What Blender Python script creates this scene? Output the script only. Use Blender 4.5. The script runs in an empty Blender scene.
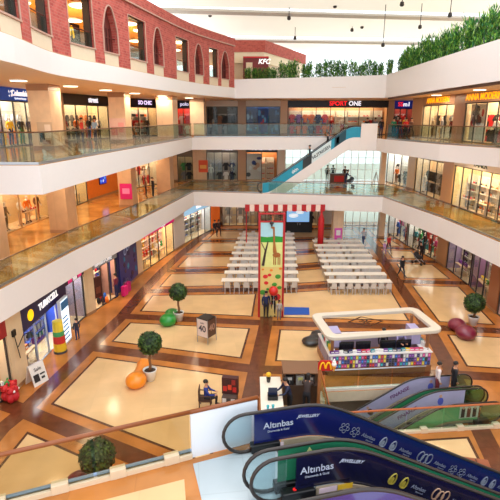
import bpy, bmesh, math, random
from mathutils import Vector, Matrix
from mathutils.geometry import tessellate_polygon
RN = random.Random(11)
SC = bpy.context.scene
COL = SC.collection
# ------------------------------------------------------------------ camera model (500 x 500 frame)
F, HOR, CZ = 470.0, 118.0, 11.72
PITCH = math.atan((250 - HOR) / F)
CP, SP = math.cos(PITCH), math.sin(PITCH)
def U(px, py, z=0.0):
    a = (px - 250) / F; b = -(py - 250) / F
    d = Vector((a, CP + b * SP, -SP + b * CP)); t = (z - CZ) / d.z
    return Vector((d.x * t, d.y * t, z))
def PRX(p):
    c = p[1] * CP - (p[2] - CZ) * SP
    return 250 + F * p[0] / c
def C(r, g, b):
    def f(v):
        v /= 255.0
        return v / 12.92 if v <= .04045 else ((v + .055) / 1.055) ** 2.4
    return (f(r), f(g), f(b), 1.0)
# ------------------------------------------------------------------ materials (all node based)
MATS = {}
def M(rgb, rough=.5, metal=0.0, var=.05, scale=6.0, emit=0.0, coat=0.0, key=None):
    k = key or (tuple(rgb), rough, metal, emit, coat, var, scale)
    if k in MATS: return MATS[k]
    m = bpy.data.materials.new('surface'); m.use_nodes = True
    nt = m.node_tree; b = nt.nodes['Principled BSDF']
    c = C(*rgb)
    tc = nt.nodes.new('ShaderNodeTexCoord'); n = nt.nodes.new('ShaderNodeTexNoise')
    n.inputs['Scale'].default_value = scale; n.inputs['Detail'].default_value = 3
    nt.links.new(tc.outputs['Object'], n.inputs['Vector'])
    mx = nt.nodes.new('ShaderNodeMix'); mx.data_type = 'RGBA'
    mx.inputs[6].default_value = tuple(v * (1 - var * 1.6) for v in c[:3]) + (1,)
    mx.inputs[7].default_value = tuple(min(1, v * (1 + var)) for v in c[:3]) + (1,)
    nt.links.new(n.outputs['Fac'], mx.inputs[0])
    nt.links.new(mx.outputs[2], b.inputs['Base Color'])
    b.inputs['Roughness'].default_value = rough; b.inputs['Metallic'].default_value = metal
    b.inputs['Coat Weight'].default_value = coat
    if emit:
        b.inputs['Emission Color'].default_value = c; b.inputs['Emission Strength'].default_value = emit
    MATS[k] = m
    return m
def glass(name, tint, gl=.10, rough=.02):
    if name in MATS: return MATS[name]
    m = bpy.data.materials.new(name); m.use_nodes = True; nt = m.node_tree
    nt.nodes.remove(nt.nodes['Principled BSDF']); out = nt.nodes['Material Output']
    t = nt.nodes.new('ShaderNodeBsdfTransparent'); t.inputs[0].default_value = C(*tint)
    g = nt.nodes.new('ShaderNodeBsdfGlossy'); g.inputs['Roughness'].default_value = rough
    lw = nt.nodes.new('ShaderNodeLayerWeight'); lw.inputs['Blend'].default_value = .25
    ma = nt.nodes.new('ShaderNodeMath'); ma.operation = 'MULTIPLY_ADD'
    ma.inputs[1].default_value = .30; ma.inputs[2].default_value = gl
    nt.links.new(lw.outputs['Fresnel'], ma.inputs[0])
    mx = nt.nodes.new('ShaderNodeMixShader'); nt.links.new(ma.outputs[0], mx.inputs[0])
    nt.links.new(t.outputs[0], mx.inputs[1]); nt.links.new(g.outputs[0], mx.inputs[2])
    nt.links.new(mx.outputs[0], out.inputs['Surface'])
    MATS[name] = m
    return m
def tile(key, rgb, size, joint, rough=.18, var=.10, nscale=1.3, rz=-.13):
    if key in MATS: return MATS[key]
    m = bpy.data.materials.new('stone_tile'); m.use_nodes = True; nt = m.node_tree
    b = nt.nodes['Principled BSDF']; tc = nt.nodes.new('ShaderNodeTexCoord')
    mp = nt.nodes.new('ShaderNodeMapping'); mp.inputs['Rotation'].default_value = (0, 0, rz)
    nt.links.new(tc.outputs['Object'], mp.inputs['Vector'])
    br = nt.nodes.new('ShaderNodeTexBrick'); br.offset = 0; br.inputs['Scale'].default_value = 1
    br.inputs['Brick Width'].default_value = size; br.inputs['Row Height'].default_value = size
    br.inputs['Mortar Size'].default_value = .012
    c = C(*rgb)
    br.inputs['Color1'].default_value = c
    br.inputs['Color2'].default_value = tuple(v * (1 - var) for v in c[:3]) + (1,)
    br.inputs['Mortar'].default_value = tuple(v * joint for v in c[:3]) + (1,)
    nt.links.new(mp.outputs[0], br.inputs['Vector'])
    n = nt.nodes.new('ShaderNodeTexNoise'); n.inputs['Scale'].default_value = nscale; n.inputs['Detail'].default_value = 6
    nt.links.new(tc.outputs['Object'], n.inputs['Vector'])
    hs = nt.nodes.new('ShaderNodeHueSaturation'); nt.links.new(br.outputs['Color'], hs.inputs['Color'])
    mr = nt.nodes.new('ShaderNodeMapRange'); mr.inputs['To Min'].default_value = 1 - var * 1.6; mr.inputs['To Max'].default_value = 1 + var
    mr.inputs['From Min'].default_value = .3; mr.inputs['From Max'].default_value = .7
    nt.links.new(n.outputs['Fac'], mr.inputs['Value']); nt.links.new(mr.outputs[0], hs.inputs['Value'])
    nt.links.new(hs.outputs[0], b.inputs['Base Color']); b.inputs['Roughness'].default_value = rough
    MATS[key] = m
    return m
def brick():
    if 'brick' in MATS: return MATS['brick']
    m = bpy.data.materials.new('red_brick'); m.use_nodes = True; nt = m.node_tree
    b = nt.nodes['Principled BSDF']; tc = nt.nodes.new('ShaderNodeTexCoord')
    sx = nt.nodes.new('ShaderNodeSeparateXYZ'); nt.links.new(tc.outputs['Object'], sx.inputs[0])
    ad = nt.nodes.new('ShaderNodeMath'); nt.links.new(sx.outputs[0], ad.inputs[0]); nt.links.new(sx.outputs[1], ad.inputs[1])
    cb = nt.nodes.new('ShaderNodeCombineXYZ'); nt.links.new(ad.outputs[0], cb.inputs[0]); nt.links.new(sx.outputs[2], cb.inputs[1])
    br = nt.nodes.new('ShaderNodeTexBrick'); br.inputs['Scale'].default_value = 1
    br.inputs['Brick Width'].default_value = .34; br.inputs['Row Height'].default_value = .13; br.inputs['Mortar Size'].default_value = .012
    br.inputs['Color1'].default_value = C(190, 84, 72); br.inputs['Color2'].default_value = C(158, 58, 50); br.inputs['Mortar'].default_value = C(178, 112, 98)
    nt.links.new(cb.outputs[0], br.inputs['Vector'])
    n = nt.nodes.new('ShaderNodeTexNoise'); n.inputs['Scale'].default_value = 3.0; n.inputs['Detail'].default_value = 5
    nt.links.new(tc.outputs['Object'], n.inputs['Vector'])
    mx = nt.nodes.new('ShaderNodeMix'); mx.data_type = 'RGBA'; mx.blend_type = 'MIX'
    mr = nt.nodes.new('ShaderNodeMapRange'); mr.inputs['From Min'].default_value = .45; mr.inputs['From Max'].default_value = .75; mr.inputs['To Max'].default_value = .55
    nt.links.new(n.outputs['Fac'], mr.inputs['Value']); nt.links.new(mr.outputs[0], mx.inputs[0])
    nt.links.new(br.outputs['Color'], mx.inputs[6]); mx.inputs[7].default_value = C(205, 110, 96)
    nt.links.new(mx.outputs[2], b.inputs['Base Color']); b.inputs['Roughness'].default_value = .8
    MATS['brick'] = m
    return m
WHITE = M((238, 234, 232), .45, var=.015); CREAM = M((226, 206, 176), .5); BEIGE = M((214, 180, 140), .35, var=.08, scale=2.5)
SOFFIT = M((250, 230, 208), .6, var=.02); BLACK = M((16, 16, 18), .35); DARK = M((44, 36, 34), .4); STEEL = M((170, 172, 176), .3, .8)
BROWN = M((120, 62, 28), .35); BRONZE = M((112, 78, 52), .35, .3); RED = M((178, 22, 30), .4)
FASC = M((236, 230, 226), .4, var=.015)
ORANGE_T = tile('orange', (190, 120, 58), 1.2, .86, .16, .16, .9)
CREAM_T = tile('cream', (224, 186, 134), 1.1, .93, .14, .06, .8)
BROWN_T = tile('brown', (106, 58, 34), .9, .8, .16, .14, 3.0)
LINE_T = tile('line', (84, 48, 30), .9, .9, .2, .1, 3.0)
GAL_T = tile('gallery', (208, 150, 80), 1.2, .8, .09, .2, .8)
GAL_L = tile('gallery_light', (224, 200, 160), 1.2, .9, .12, .08, .8)
RAILG = glass('rail_glass', (234, 244, 238), .025)
SHOPG = glass('shop_glass', (246, 250, 250), .01)
FACG = glass('facade_glass', (240, 250, 248), .02)
# ------------------------------------------------------------------ mesh builder
class MB:
    def __init__(s, T=None): s.v = []; s.f = []; s.m = []; s.T = T or Matrix()
    def add(s, vs, fs, mi=0):
        b = len(s.v); s.v += [tuple(s.T @ Vector(p)) for p in vs]
        for f in fs: s.f.append(tuple(b + i for i in f)); s.m.append(mi)
        return s
    def box(s, x0, x1, y0, y1, z0, z1, mi=0):
        return s.add([(x0, y0, z0), (x1, y0, z0), (x1, y1, z0), (x0, y1, z0), (x0, y0, z1), (x1, y0, z1), (x1, y1, z1), (x0, y1, z1)],
                     [(3, 2, 1, 0), (4, 5, 6, 7), (0, 1, 5, 4), (1, 2, 6, 5), (2, 3, 7, 6), (3, 0, 4, 7)], mi)
    def cb(s, c, d, mi=0):
        return s.box(c[0] - d[0] / 2, c[0] + d[0] / 2, c[1] - d[1] / 2, c[1] + d[1] / 2, c[2] - d[2] / 2, c[2] + d[2] / 2, mi)
    def tube(s, pts, r, n=6, mi=0, caps=True):
        P = [Vector(p) for p in pts]; rr = r if isinstance(r, (list, tuple)) else [r] * len(P)
        vs = []; fs = []; ref = None
        for i, p in enumerate(P):
            t = (P[min(i + 1, len(P) - 1)] - P[max(i - 1, 0)]).normalized()
            if ref is None: ref = Vector((0, 0, 1)) if abs(t.z) < .9 else Vector((1, 0, 0))
            a = t.cross(ref)
            a = a.normalized() if a.length > 1e-5 else Vector((1, 0, 0))
            b = a.cross(t).normalized(); ref = b
            for k in range(n):
                w = 2 * math.pi * k / n
                vs.append(p + a * (math.cos(w) * rr[i]) + b * (math.sin(w) * rr[i]))
        for i in range(len(P) - 1):
            for k in range(n):
                k2 = (k + 1) % n; fs.append((i * n + k, i * n + k2, (i + 1) * n + k2, (i + 1) * n + k))
        if caps: fs.append(tuple(range(n - 1, -1, -1))); fs.append(tuple((len(P) - 1) * n + k for k in range(n)))
        return s.add(vs, fs, mi)
    def lathe(s, prof, n=14, c=(0, 0, 0), mi=0):
        vs = []; fs = []
        for r, z in prof:
            for k in range(n):
                w = 2 * math.pi * k / n; vs.append((c[0] + r * math.cos(w), c[1] + r * math.sin(w), c[2] + z))
        for i in range(len(prof) - 1):
            for k in range(n):
                k2 = (k + 1) % n; fs.append((i * n + k, i * n + k2, (i + 1) * n + k2, (i + 1) * n + k))
        fs.append(tuple(range(n - 1, -1, -1))); fs.append(tuple((len(prof) - 1) * n + k for k in range(n)))
        return s.add(vs, fs, mi)
    def ell(s, c, r, n=12, k=8, mi=0):
        pr = []
        vs = []; fs = []
        for i in range(k + 1):
            a = -math.pi / 2 + math.pi * i / k; q = max(math.cos(a), .02)
            for j in range(n):
                w = 2 * math.pi * j / n; vs.append((c[0] + r[0] * q * math.cos(w), c[1] + r[1] * q * math.sin(w), c[2] + r[2] * math.sin(a)))
        for i in range(k):
            for j in range(n):
                j2 = (j + 1) % n; fs.append((i * n + j, i * n + j2, (i + 1) * n + j2, (i + 1) * n + j))
        fs.append(tuple(range(n - 1, -1, -1))); fs.append(tuple(k * n + j for j in range(n)))
        return s.add(vs, fs, mi)
    def prism(s, poly, z0, z1, top=0, bot=0, side=0):          # xy polygon, may be concave
        poly = [tuple(p[:2]) for p in poly]
        ar = sum(poly[i][0] * poly[(i + 1) % len(poly)][1] - poly[(i + 1) % len(poly)][0] * poly[i][1] for i in range(len(poly)))
        if ar < 0: poly = poly[::-1]
        n = len(poly); tris = []
        for t in tessellate_polygon([[Vector((p[0], p[1], 0)) for p in poly]]):
            (x0, y0), (x1, y1), (x2, y2) = poly[t[0]], poly[t[1]], poly[t[2]]
            tris.append(tuple(t) if (x1 - x0) * (y2 - y0) - (x2 - x0) * (y1 - y0) > 0 else tuple(t)[::-1])
        s.add([(p[0], p[1], z1) for p in poly], tris, top)
        s.add([(p[0], p[1], z0) for p in poly], [t[::-1] for t in tris], bot)
        s.add([(p[0], p[1], z0) for p in poly] + [(p[0], p[1], z1) for p in poly], [(i, (i + 1) % n, n + (i + 1) % n, n + i) for i in range(n)], side)
        return s
    def xz(s, poly, y0, y1, mi=0):                             # polygon in x,z pushed along y
        n = len(poly)
        ar = sum(poly[i][0] * poly[(i + 1) % n][1] - poly[(i + 1) % n][0] * poly[i][1] for i in range(n))
        if ar < 0: poly = poly[::-1]
        return s.add([(p[0], y0, p[1]) for p in poly] + [(p[0], y1, p[1]) for p in poly],
                     [tuple(range(n)), tuple(range(2 * n - 1, n - 1, -1))] + [((i + 1) % n, i, n + i, n + (i + 1) % n) for i in range(n)], mi)
    def ribbon(s, pts, off0, off1, z0, z1, mi=0):              # vertical band along an xy path; off = distance to the left of the path
        L = offset(pts, off0); Rr = offset(pts, off1); n = len(pts)
        zz0 = z0 if isinstance(z0, list) else [z0] * n; zz1 = z1 if isinstance(z1, list) else [z1] * n
        vs = []
        for i in range(n): vs += [(L[i][0], L[i][1], zz0[i]), (Rr[i][0], Rr[i][1], zz0[i]), (Rr[i][0], Rr[i][1], zz1[i]), (L[i][0], L[i][1], zz1[i])]
        fs = []
        for i in range(n - 1):
            a = 4 * i; b = a + 4
            for k in range(4): fs.append((a + k, a + (k + 1) % 4, b + (k + 1) % 4, b + k))
        fs += [(0, 3, 2, 1), (4 * n - 4, 4 * n - 3, 4 * n - 2, 4 * n - 1)]
        return s.add(vs, fs, mi)
    def mesh(s, mats):
        me = bpy.data.meshes.new('mesh'); me.from_pydata(s.v, [], s.f)
        for m in (mats if isinstance(mats, (list, tuple)) else [mats]): me.materials.append(m)
        me.polygons.foreach_set('material_index', s.m); me.update()
        return me
    def build(s, name, mats, parent=None, smooth=False, bevel=0):
        me = s.mesh(mats)
        if smooth: me.polygons.foreach_set('use_smooth', [True] * len(me.polygons))
        o = bpy.data.objects.new(name, me); COL.objects.link(o)
        if parent: o.parent = parent
        if bevel:
            b = o.modifiers.new('edge', 'BEVEL'); b.width = bevel; b.segments = 2; b.limit_method = 'ANGLE'
        return o
def offset(pts, d):
    out = []
    P = [Vector((p[0], p[1])) for p in pts]
    for i in range(len(P)):
        t = (P[min(i + 1, len(P) - 1)] - P[max(i - 1, 0)]).normalized()
        out.append((P[i].x - t.y * d, P[i].y + t.x * d))
    return out
def smooth(pts, k=6):
    P = [Vector((p[0], p[1])) for p in pts]; out = []
    for i in range(len(P) - 1):
        p0, p1, p2, p3 = P[max(i - 1, 0)], P[i], P[i + 1], P[min(i + 2, len(P) - 1)]
        for j in range(k):
            t = j / k
            out.append(.5 * ((2 * p1) + (p2 - p0) * t + (2 * p0 - 5 * p1 + 4 * p2 - p3) * t * t + (3 * p1 - p0 - 3 * p2 + p3) * t ** 3))
    out.append(P[-1])
    return [(p.x, p.y) for p in out]
def along(path, d):
    for i in range(len(path) - 1):
        a, b = Vector(path[i]), Vector(path[i + 1]); l = (b - a).length
        if d <= l or i == len(path) - 2: return a + (b - a) * (d / l), math.atan2((b - a).y, (b - a).x)
        d -= l
def plen(path): return sum((Vector(path[i + 1]) - Vector(path[i])).length for i in range(len(path) - 1))
def wallpt(px, path, z):                                        # where the column px of the frame meets a wall line at height z
    lo, hi = 0.0, plen(path)
    for _ in range(40):
        mid = (lo + hi) / 2; p, _a = along(path, mid)
        if PRX((p.x, p.y, z)) < px: lo = mid
        else: hi = mid
    return along(path, lo)[0]
# ------------------------------------------------------------------ objects and labels
def tag(o, label, cat, group=None, kind=None):
    o['label'] = label; o['category'] = cat
    if group: o['group'] = group
    if kind: o['kind'] = kind
    return o
def thing(name, label, cat, loc=(0, 0, 0), rz=0.0, group=None):
    o = bpy.data.objects.new(name, None); COL.objects.link(o); o.empty_display_size = .2
    o.location = loc; o.rotation_euler = (0, 0, rz)
    return tag(o, label, cat, group)
def struct(o): o['kind'] = 'structure'; return o
def inst(name, me, loc, rz, label, cat, group=None):
    o = bpy.data.objects.new(name, me); COL.objects.link(o); o.location = loc; o.rotation_euler = (0, 0, rz)
    return tag(o, label, cat, group)
def copy_tree(r, loc, rz, label, group=None):
    n = r.copy(); COL.objects.link(n); n.location = loc; n.rotation_euler = (0, 0, rz); n['label'] = label
    if group: n['group'] = group
    for c in r.children:
        k = c.copy(); COL.objects.link(k); k.parent = n
        for g in c.children:
            q = g.copy(); COL.objects.link(q); q.parent = k
    return n
ORD = ['first', 'second', 'third', 'fourth', 'fifth', 'sixth', 'seventh', 'eighth', 'ninth', 'tenth', 'eleventh', 'twelfth', 'thirteenth', 'fourteenth', 'fifteenth',
       'sixteenth', 'seventeenth', 'eighteenth', 'nineteenth', 'twentieth', 'twenty-first', 'twenty-second', 'twenty-third', 'twenty-fourth', 'twenty-fifth', 'twenty-sixth',
       'twenty-seventh', 'twenty-eighth', 'twenty-ninth', 'thirtieth', 'thirty-first', 'thirty-second', 'thirty-third', 'thirty-fourth', 'thirty-fifth', 'thirty-sixth', 'thirty-seventh', 'thirty-eighth', 'thirty-ninth', 'fortieth', 'forty-first', 'forty-second', 'forty-third', 'forty-fourth', 'forty-fifth', 'forty-sixth', 'forty-seventh', 'forty-eighth', 'forty-ninth', 'fiftieth']
def text(body, mat, parent, mtx, size, name='lettering', depth=.012, shear=0.0, align='CENTER', squeeze=1.0, bold=0.0):
    cu = bpy.data.curves.new('t', 'FONT'); cu.body = body; cu.size = size; cu.extrude = depth; cu.align_x = align; cu.align_y = 'CENTER'; cu.shear = shear; cu.offset = bold
    o = bpy.data.objects.new('t', cu); COL.objects.link(o)
    me = bpy.data.meshes.new_from_object(o.evaluated_get(bpy.context.evaluated_depsgraph_get()))
    bpy.data.objects.remove(o); bpy.data.curves.remove(cu)
    me.materials.clear(); me.materials.append(mat)
    me.transform(mtx @ Matrix.Diagonal((squeeze, 1, 1, 1)))
    n = bpy.data.objects.new(name, me); COL.objects.link(n)
    if parent: n.parent = parent
    return n
UP = Matrix.Rotation(math.pi / 2, 4, 'X')                        # text standing upright, facing -y
def T3(x, y, z): return Matrix.Translation((x, y, z))
def light(loc, sx, sy, e, col, rot=(0, 0, 0)):
    l = bpy.data.lights.new('lamp', 'AREA'); l.shape = 'RECTANGLE'; l.size = sx; l.size_y = sy; l.energy = e; l.color = col
    o = bpy.data.objects.new('area_light', l); COL.objects.link(o); o.location = loc; o.rotation_euler = rot
    return o
WARM = (1.0, .80, .56); NEUT = (1.0, .93, .84); COOL = (.86, .93, 1.0)
# ================================================================== SETTING
# ---- ground floor with the escalator well, stone bands and panels
HFL, HBL, HBR, HFR = (3.2, 15.42), (3.3, 18.36), (8.1, 18.78), (8.1, 16.02)
fl = MB()
fl.prism([(-22, 2), (24, 2), (24, 16.02), HFR, HFL, (-22, 15.42)], -.5, 0, 0, 1, 1)
fl.prism([(-22, 15.42), HFL, HBL, HBR, HFR, (24, 16.02), (24, 54), (-22, 54)], -.5, 0, 0, 1, 1)
struct(fl.build('floor', [ORANGE_T, CREAM]))
bf = MB().box(-4, 22, 8, 26, -5.2, -5.0); struct(bf.build('floor_basement', CREAM_T))
bw = MB().box(-4, 22, 19.6, 19.8, -5, -.5); bw.box(-4, -3.8, 8, 19.6, -5, -.5); bw.box(-4, 22, 13.6, 13.8, -5, -.5)
struct(bw.build('wall_basement', M((206, 186, 160), .6)))
GL = [(-10, 10), (-9.75, 15.76), (-9.4, 17.0), (-8.85, 20.4), (-8.5, 22.66), (-7.85, 26.7), (-7.5, 31), (-6.95, 35.6), (-6.2, 40.3), (-5.3, 45), (-4.3, 50)]
GM = [(-1.4, 9), (-.6, 12.5), (.3, 20.35), (.95, 25.7), (1.35, 31.4), (1.75, 36), (2.2, 40.5), (2.6, 45.2), (3.0, 50)]
GR = [(8.1, 10), (8.6, 13.2), (9.65, 19.9), (10.35, 25.1), (10.95, 33.1), (11.45, 38.4), (11.8, 42.6), (12.0, 46.5), (12.1, 51)]
KL = [(-9.4, 17.0), (-8.5, 22.66), (-7.85, 26.7), (-7.5, 31), (-6.95, 35.6), (-6.2, 40.3), (-5.3, 45), (-4.3, 50)]
KM = [(-.75, 12.5), (.3, 20.35), (.95, 25.7), (1.35, 31.4), (1.75, 36), (2.2, 40.5), (2.6, 45.2), (3.0, 50)]
KR = [(8.6, 13.2), (9.65, 19.9), (10.35, 25.1), (10.95, 33.1), (11.45, 38.4), (11.8, 42.6), (12.0, 46.5), (12.1, 51)]
KW = [(14.6, 12.6), (14.9, 19.2), (15.2, 24.5), (16.0, 32.7), (16.0, 38), (15.4, 42), (14.8, 46), (14.6, 50)]
KO = [(-14, 19.4), (-13, 24), (-11.5, 27.2)]
def shrink(q, d):
    c = [Vector(p) for p in q]; n = len(c); out = []
    for i in range(n):
        e0 = (c[i] - c[i - 1]).normalized(); e1 = (c[(i + 1) % n] - c[i]).normalized()
        n0 = Vector((-e0.y, e0.x)); n1 = Vector((-e1.y, e1.x)); bis = n0 + n1
        out.append(tuple(c[i] + bis * (d / max(.3, (1 + n0.dot(n1))))))
    return out
bands = MB()
for line in (GL, GM, GR): bands.ribbon(line, -.38, .38, 0, .004)
for k in range(len(KL)):
    for a, b in ((KL[k], KM[k]), (KM[k], KR[k]), (KR[k], KW[k])): bands.ribbon([a, b], -.38, .38, 0, .0045)
bands.ribbon([(-9.6, 17.1), (-12, 18.2)], -.38, .38, 0, .0045)
panels = MB(); lines = MB()
def panel(q, d=.95):
    s = shrink(q, d); lines.prism(shrink(q, d - .11), 0, .005); panels.prism(s, 0, .0075)
for a, b in ((KL, KM), (KM, KR), (KR, KW)):
    for k in range(len(a) - 1):
        q = [a[k], b[k], b[k + 1], a[k + 1]]
        if a is KM and k == 0:
            panel([a[0], (8.6, 13.2), (8.9, 15.9), (.0, 15.1)], .6); panel([(-.1, 15.2), (3.0, 15.4), (3.1, 19.9), (.3, 20.35)], .9); continue
        if a is KR and k == 0:
            panel([a[0], b[0], (14.8, 16.4), (9.1, 15.9)], .7); continue
        panel(q)
panel([(-9.9, 9.5), (-1.3, 6.5), (-.75, 12.5), (-9.4, 17.0)])
struct(bands.build('floor_band', BROWN_T)); struct(lines.build('floor_line', LINE_T)); struct(panels.build('floor_panel', CREAM_T))
# bronze inlay ring with a small star, behind the kiosk
inl = MB()
for r0, r1 in ((.62, .74),):
    for i in range(4):
        c, s = math.cos(i * math.pi / 2 + .1), math.sin(i * math.pi / 2 + .1); c2, s2 = math.cos((i + 1) * math.pi / 2 + .1), math.sin((i + 1) * math.pi / 2 + .1)
        inl.prism([(6.9 + 1.5 * r1 * c, 25.9 + r1 * s), (6.9 + 1.5 * r1 * c2, 25.9 + r1 * s2), (6.9 + 1.5 * r0 * c2, 25.9 + r0 * s2), (6.9 + 1.5 * r0 * c, 25.9 + r0 * s)], 0, .011)
for i in range(6):
    a = i * math.pi / 3; inl.prism([(6.9, 25.9), (6.9 + .3 * math.cos(a - .25), 25.9 + .25 * math.sin(a - .25)), (6.9 + .42 * math.cos(a), 25.9 + .35 * math.sin(a)), (6.9 + .3 * math.cos(a + .25), 25.9 + .25 * math.sin(a + .25))], 0, .011)
struct(inl.build('floor_inlay', LINE_T))
# ---- gallery slabs
E1 = [(-12.6, 4), (-11.6, 10), (-10.2, 18.04), (-9.25, 23.93), (-7.72, 30.88), (-6.5, 37.6), (-5.35, 44.5), (11.75, 41.3), (13.4, 32.53), (14.07, 25.59), (14.4, 18), (14.4, 8)]
E2 = [(-17, 18.07), (-8.0, 18.07), (-7.2, 26), (-6.3, 34.5), (-5.36, 44.7), (11.3, 44.3), (11.5, 40.9), (13.06, 33.06), (14.89, 28.59), (15.5, 20), (15.6, 8)]
F3L = smooth([(-8.6, 8), (-7.97, 16.06), (-8.28, 21.99), (-7.0, 27.85), (-4.62, 38.11), (-1.39, 45.63)])
F3F = [(-1.39, 45.63), (12.18, 44.5)]
F3R = [(12.18, 44.5), (12.11, 31.6), (12.16, 24.25), (12.4, 10)]
E3 = F3L + F3R
def slab(edge, zb, zt, outL, yN, floor_mat, nm):
    poly = edge + [(24, edge[-1][1]), (24, 53.7), (-24, 53.7), (-24, edge[0][1])]
    struct(MB().prism(poly, zb, zt - .02, 1, 2, 0).build('ceiling_' + nm, [FASC, FASC, SOFFIT]))
    inner = offset(edge, .0)
    struct(MB().prism(poly, zt - .02, zt, 0, 0, 0).build('floor_' + nm, floor_mat))
slab(E1, 3.62, 5.0, 0, 0, GAL_T, 'lower_gallery')
slab(E2, 8.87, 10.0, 0, 0, GAL_T, 'middle_gallery')
slab(E3, 13.5, 14.4, 0, 0, CREAM_T, 'upper_gallery')
# near landing of the lower gallery, where the close escalators start
NE = [(-14, 3.5), (-4.37, 6.86), (-1.2, 8.10), (.12, 8.62), (1.55, 8.95), (2.12, 6.3), (2.6, 4.3), (6, 2.6), (6, -3), (-14, -3)]
struct(MB().prism(NE, 3.7, 5.0, 0, 2, 1).build('floor_landing', [ORANGE_T, FASC, SOFFIT]))
lp = MB(); lp.prism([(-13, 2.9), (-2.75, 7.0), (-1.27, 7.54), (-.9, 5.6), (-.6, 3.5)], 5, 5.006); struct(lp.build('floor_landing_panel', CREAM_T))
lt = MB(); lt.prism([(-1.15, 7.96), (.1, 8.44), (1.5, 8.75), (2.05, 6.3), (1.2, 5.2), (-.3, 5.0)], 5, 5.007); struct(lt.build('floor_landing_tile', tile('cool', (180, 190, 194), .9, .9, .2, .04, 1)))
# upper gallery: white parapet with planter on the far and right sides
pz = [15.12, 15.2, 15.3, 15.42]
par = MB()
par.ribbon([(-1.5, 45.63), (3, 45.25), (8, 44.85), (12.17, 44.49)], 0.0, .3, 13.47, pz)
par.ribbon([(12.17, 44.49), (12.1, 31.6), (12.15, 24.25), (12.39, 10)], 0.0, .3, 13.47, [15.42, 15.42, 15.42, 15.42])
struct(par.build('wall_parapet', FASC))
soil = MB(); soil.ribbon([(-1.4, 45.7), (12.4, 44.6)], .3, 1.5, 14.4, 14.95); soil.ribbon([(12.6, 44.6), (12.5, 31.6), (12.55, 24.2), (12.8, 12)], .3, 1.5, 14.4, 15.2)
struct(soil.build('trim_planter_bed', M((70, 52, 38), .9)))
br_ = MB(); br_.ribbon([(12.35, 44.2), (12.28, 31.6), (12.33, 24.25), (12.55, 10)], 0, .25, 13.34, 13.5); struct(br_.build('trim_shadow_line', M((96, 66, 50), .5)))  # shadow line under the parapet put in as a dark brown strip
# ---- red brick arcade on the upper left gallery
ARC_H = 18.55
WL = plen(F3L)
OPEN = [(.6, 3.0, 'r'), (3.6, 5.0, 'a'), (5.7, 7.9, 'r'), (8.45, 10.2, 'r'), (11.19, 13.49, 'n'), (15.14, 17.29, 'r'), (18.15, 19.62, 'a'), (20.96, 23.3, 'r'), (24.34, 26.0, 'a'), (28.28, 30.6, 'r'),
        (31.62, 33.1, 'a'), (34.13, 35.7, 'r'), (36.24, 37.7, 'a')]
def onarc(s, off, z):
    p, a = along(F3L, s); return (p.x - math.sin(a) * off, p.y + math.cos(a) * off, z)
def arcslab(mb, s0, s1, o0, o1, z0, z1, mi=0):
    n = max(1, int((s1 - s0) / .7)); pts = [along(F3L, s0 + (s1 - s0) * i / n) for i in range(n + 1)]
    vs = []
    for p, a in pts:
        for o, z in ((o0, z0), (o1, z0), (o1, z1), (o0, z1)): vs.append((p.x - math.sin(a) * o, p.y + math.cos(a) * o, z))
    fs = [(4 * i + k, 4 * i + (k + 1) % 4, 4 * i + 4 + (k + 1) % 4, 4 * i + 4 + k) for i in range(n) for k in range(4)]
    fs += [(0, 3, 2, 1), tuple(4 * n + k for k in range(4))]
    mb.add(vs, fs, mi)
wall = MB(); sill = MB(); trimw = MB()
ZS, ZT = 14.98, 17.3
prev = 0.0
for s0, s1, ty in OPEN:
    arcslab(wall, prev, s0, .03, .5, 14.4, ZT); prev = s1
    arcslab(sill, s0, s1, .06, .46, 14.4, ZS)
    arcslab(trimw, s0 - .08, s1 + .08, .0, .1, ZS, ZS + .07)
    if ty == 'a':                                            # pointed arch: brick spandrels over the opening
        n = 10; mid = (s0 + s1) / 2; h = (s1 - s0) / 2
        def az(s): return ZT - .02 - 1.15 * (abs(s - mid) / h) ** 2.2
        for o in (.03, .5):
            vs = []; fs = []
            for i in range(n + 1):
                s = s0 + (s1 - s0) * i / n; vs += [onarc(s, o, az(s)), onarc(s, o, ZT)]
            for i in range(n): fs.append((2 * i, 2 * i + 2, 2 * i + 3, 2 * i + 1))
            wall.add(vs, fs)
        vs = []
        for i in range(n + 1):
            s = s0 + (s1 - s0) * i / n; vs += [onarc(s, .03, az(s)), onarc(s, .5, az(s))]
        wall.add(vs, [(2 * i, 2 * i + 1, 2 * i + 3, 2 * i + 2) for i in range(n)])
        tr = [onarc(s0 - .03, .02, ZS)] + [onarc(s0 + (s1 - s0) * i / n, .02, az(s0 + (s1 - s0) * i / n) + .03) for i in range(n + 1)] + [onarc(s1 + .03, .02, ZS)]
        trimw.tube(tr, .045, 5)
    else:
        tr = [onarc(s0, .03, ZS), onarc(s0, .03, ZT), onarc(s1, .03, ZT), onarc(s1, .03, ZS)]; trimw.tube(tr, .04, 5)
arcslab(wall, prev, WL, .03, .5, 14.4, ZT)
arcslab(wall, 0, WL, .03, .5, ZT, 17.95); arcslab(wall, 0, WL, -.07, .5, 17.95, ARC_H); arcslab(trimw, 0, WL, -.1, .02, 17.9, 17.98)
struct(wall.build('wall_arcade', brick())); struct(sill.build('trim_window_sill', CREAM)); struct(trimw.build('trim_window_edge', M((190, 150, 132), .6)))
k = 0
MAR = M((104, 42, 34), .5, var=.2, scale=3)
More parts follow.
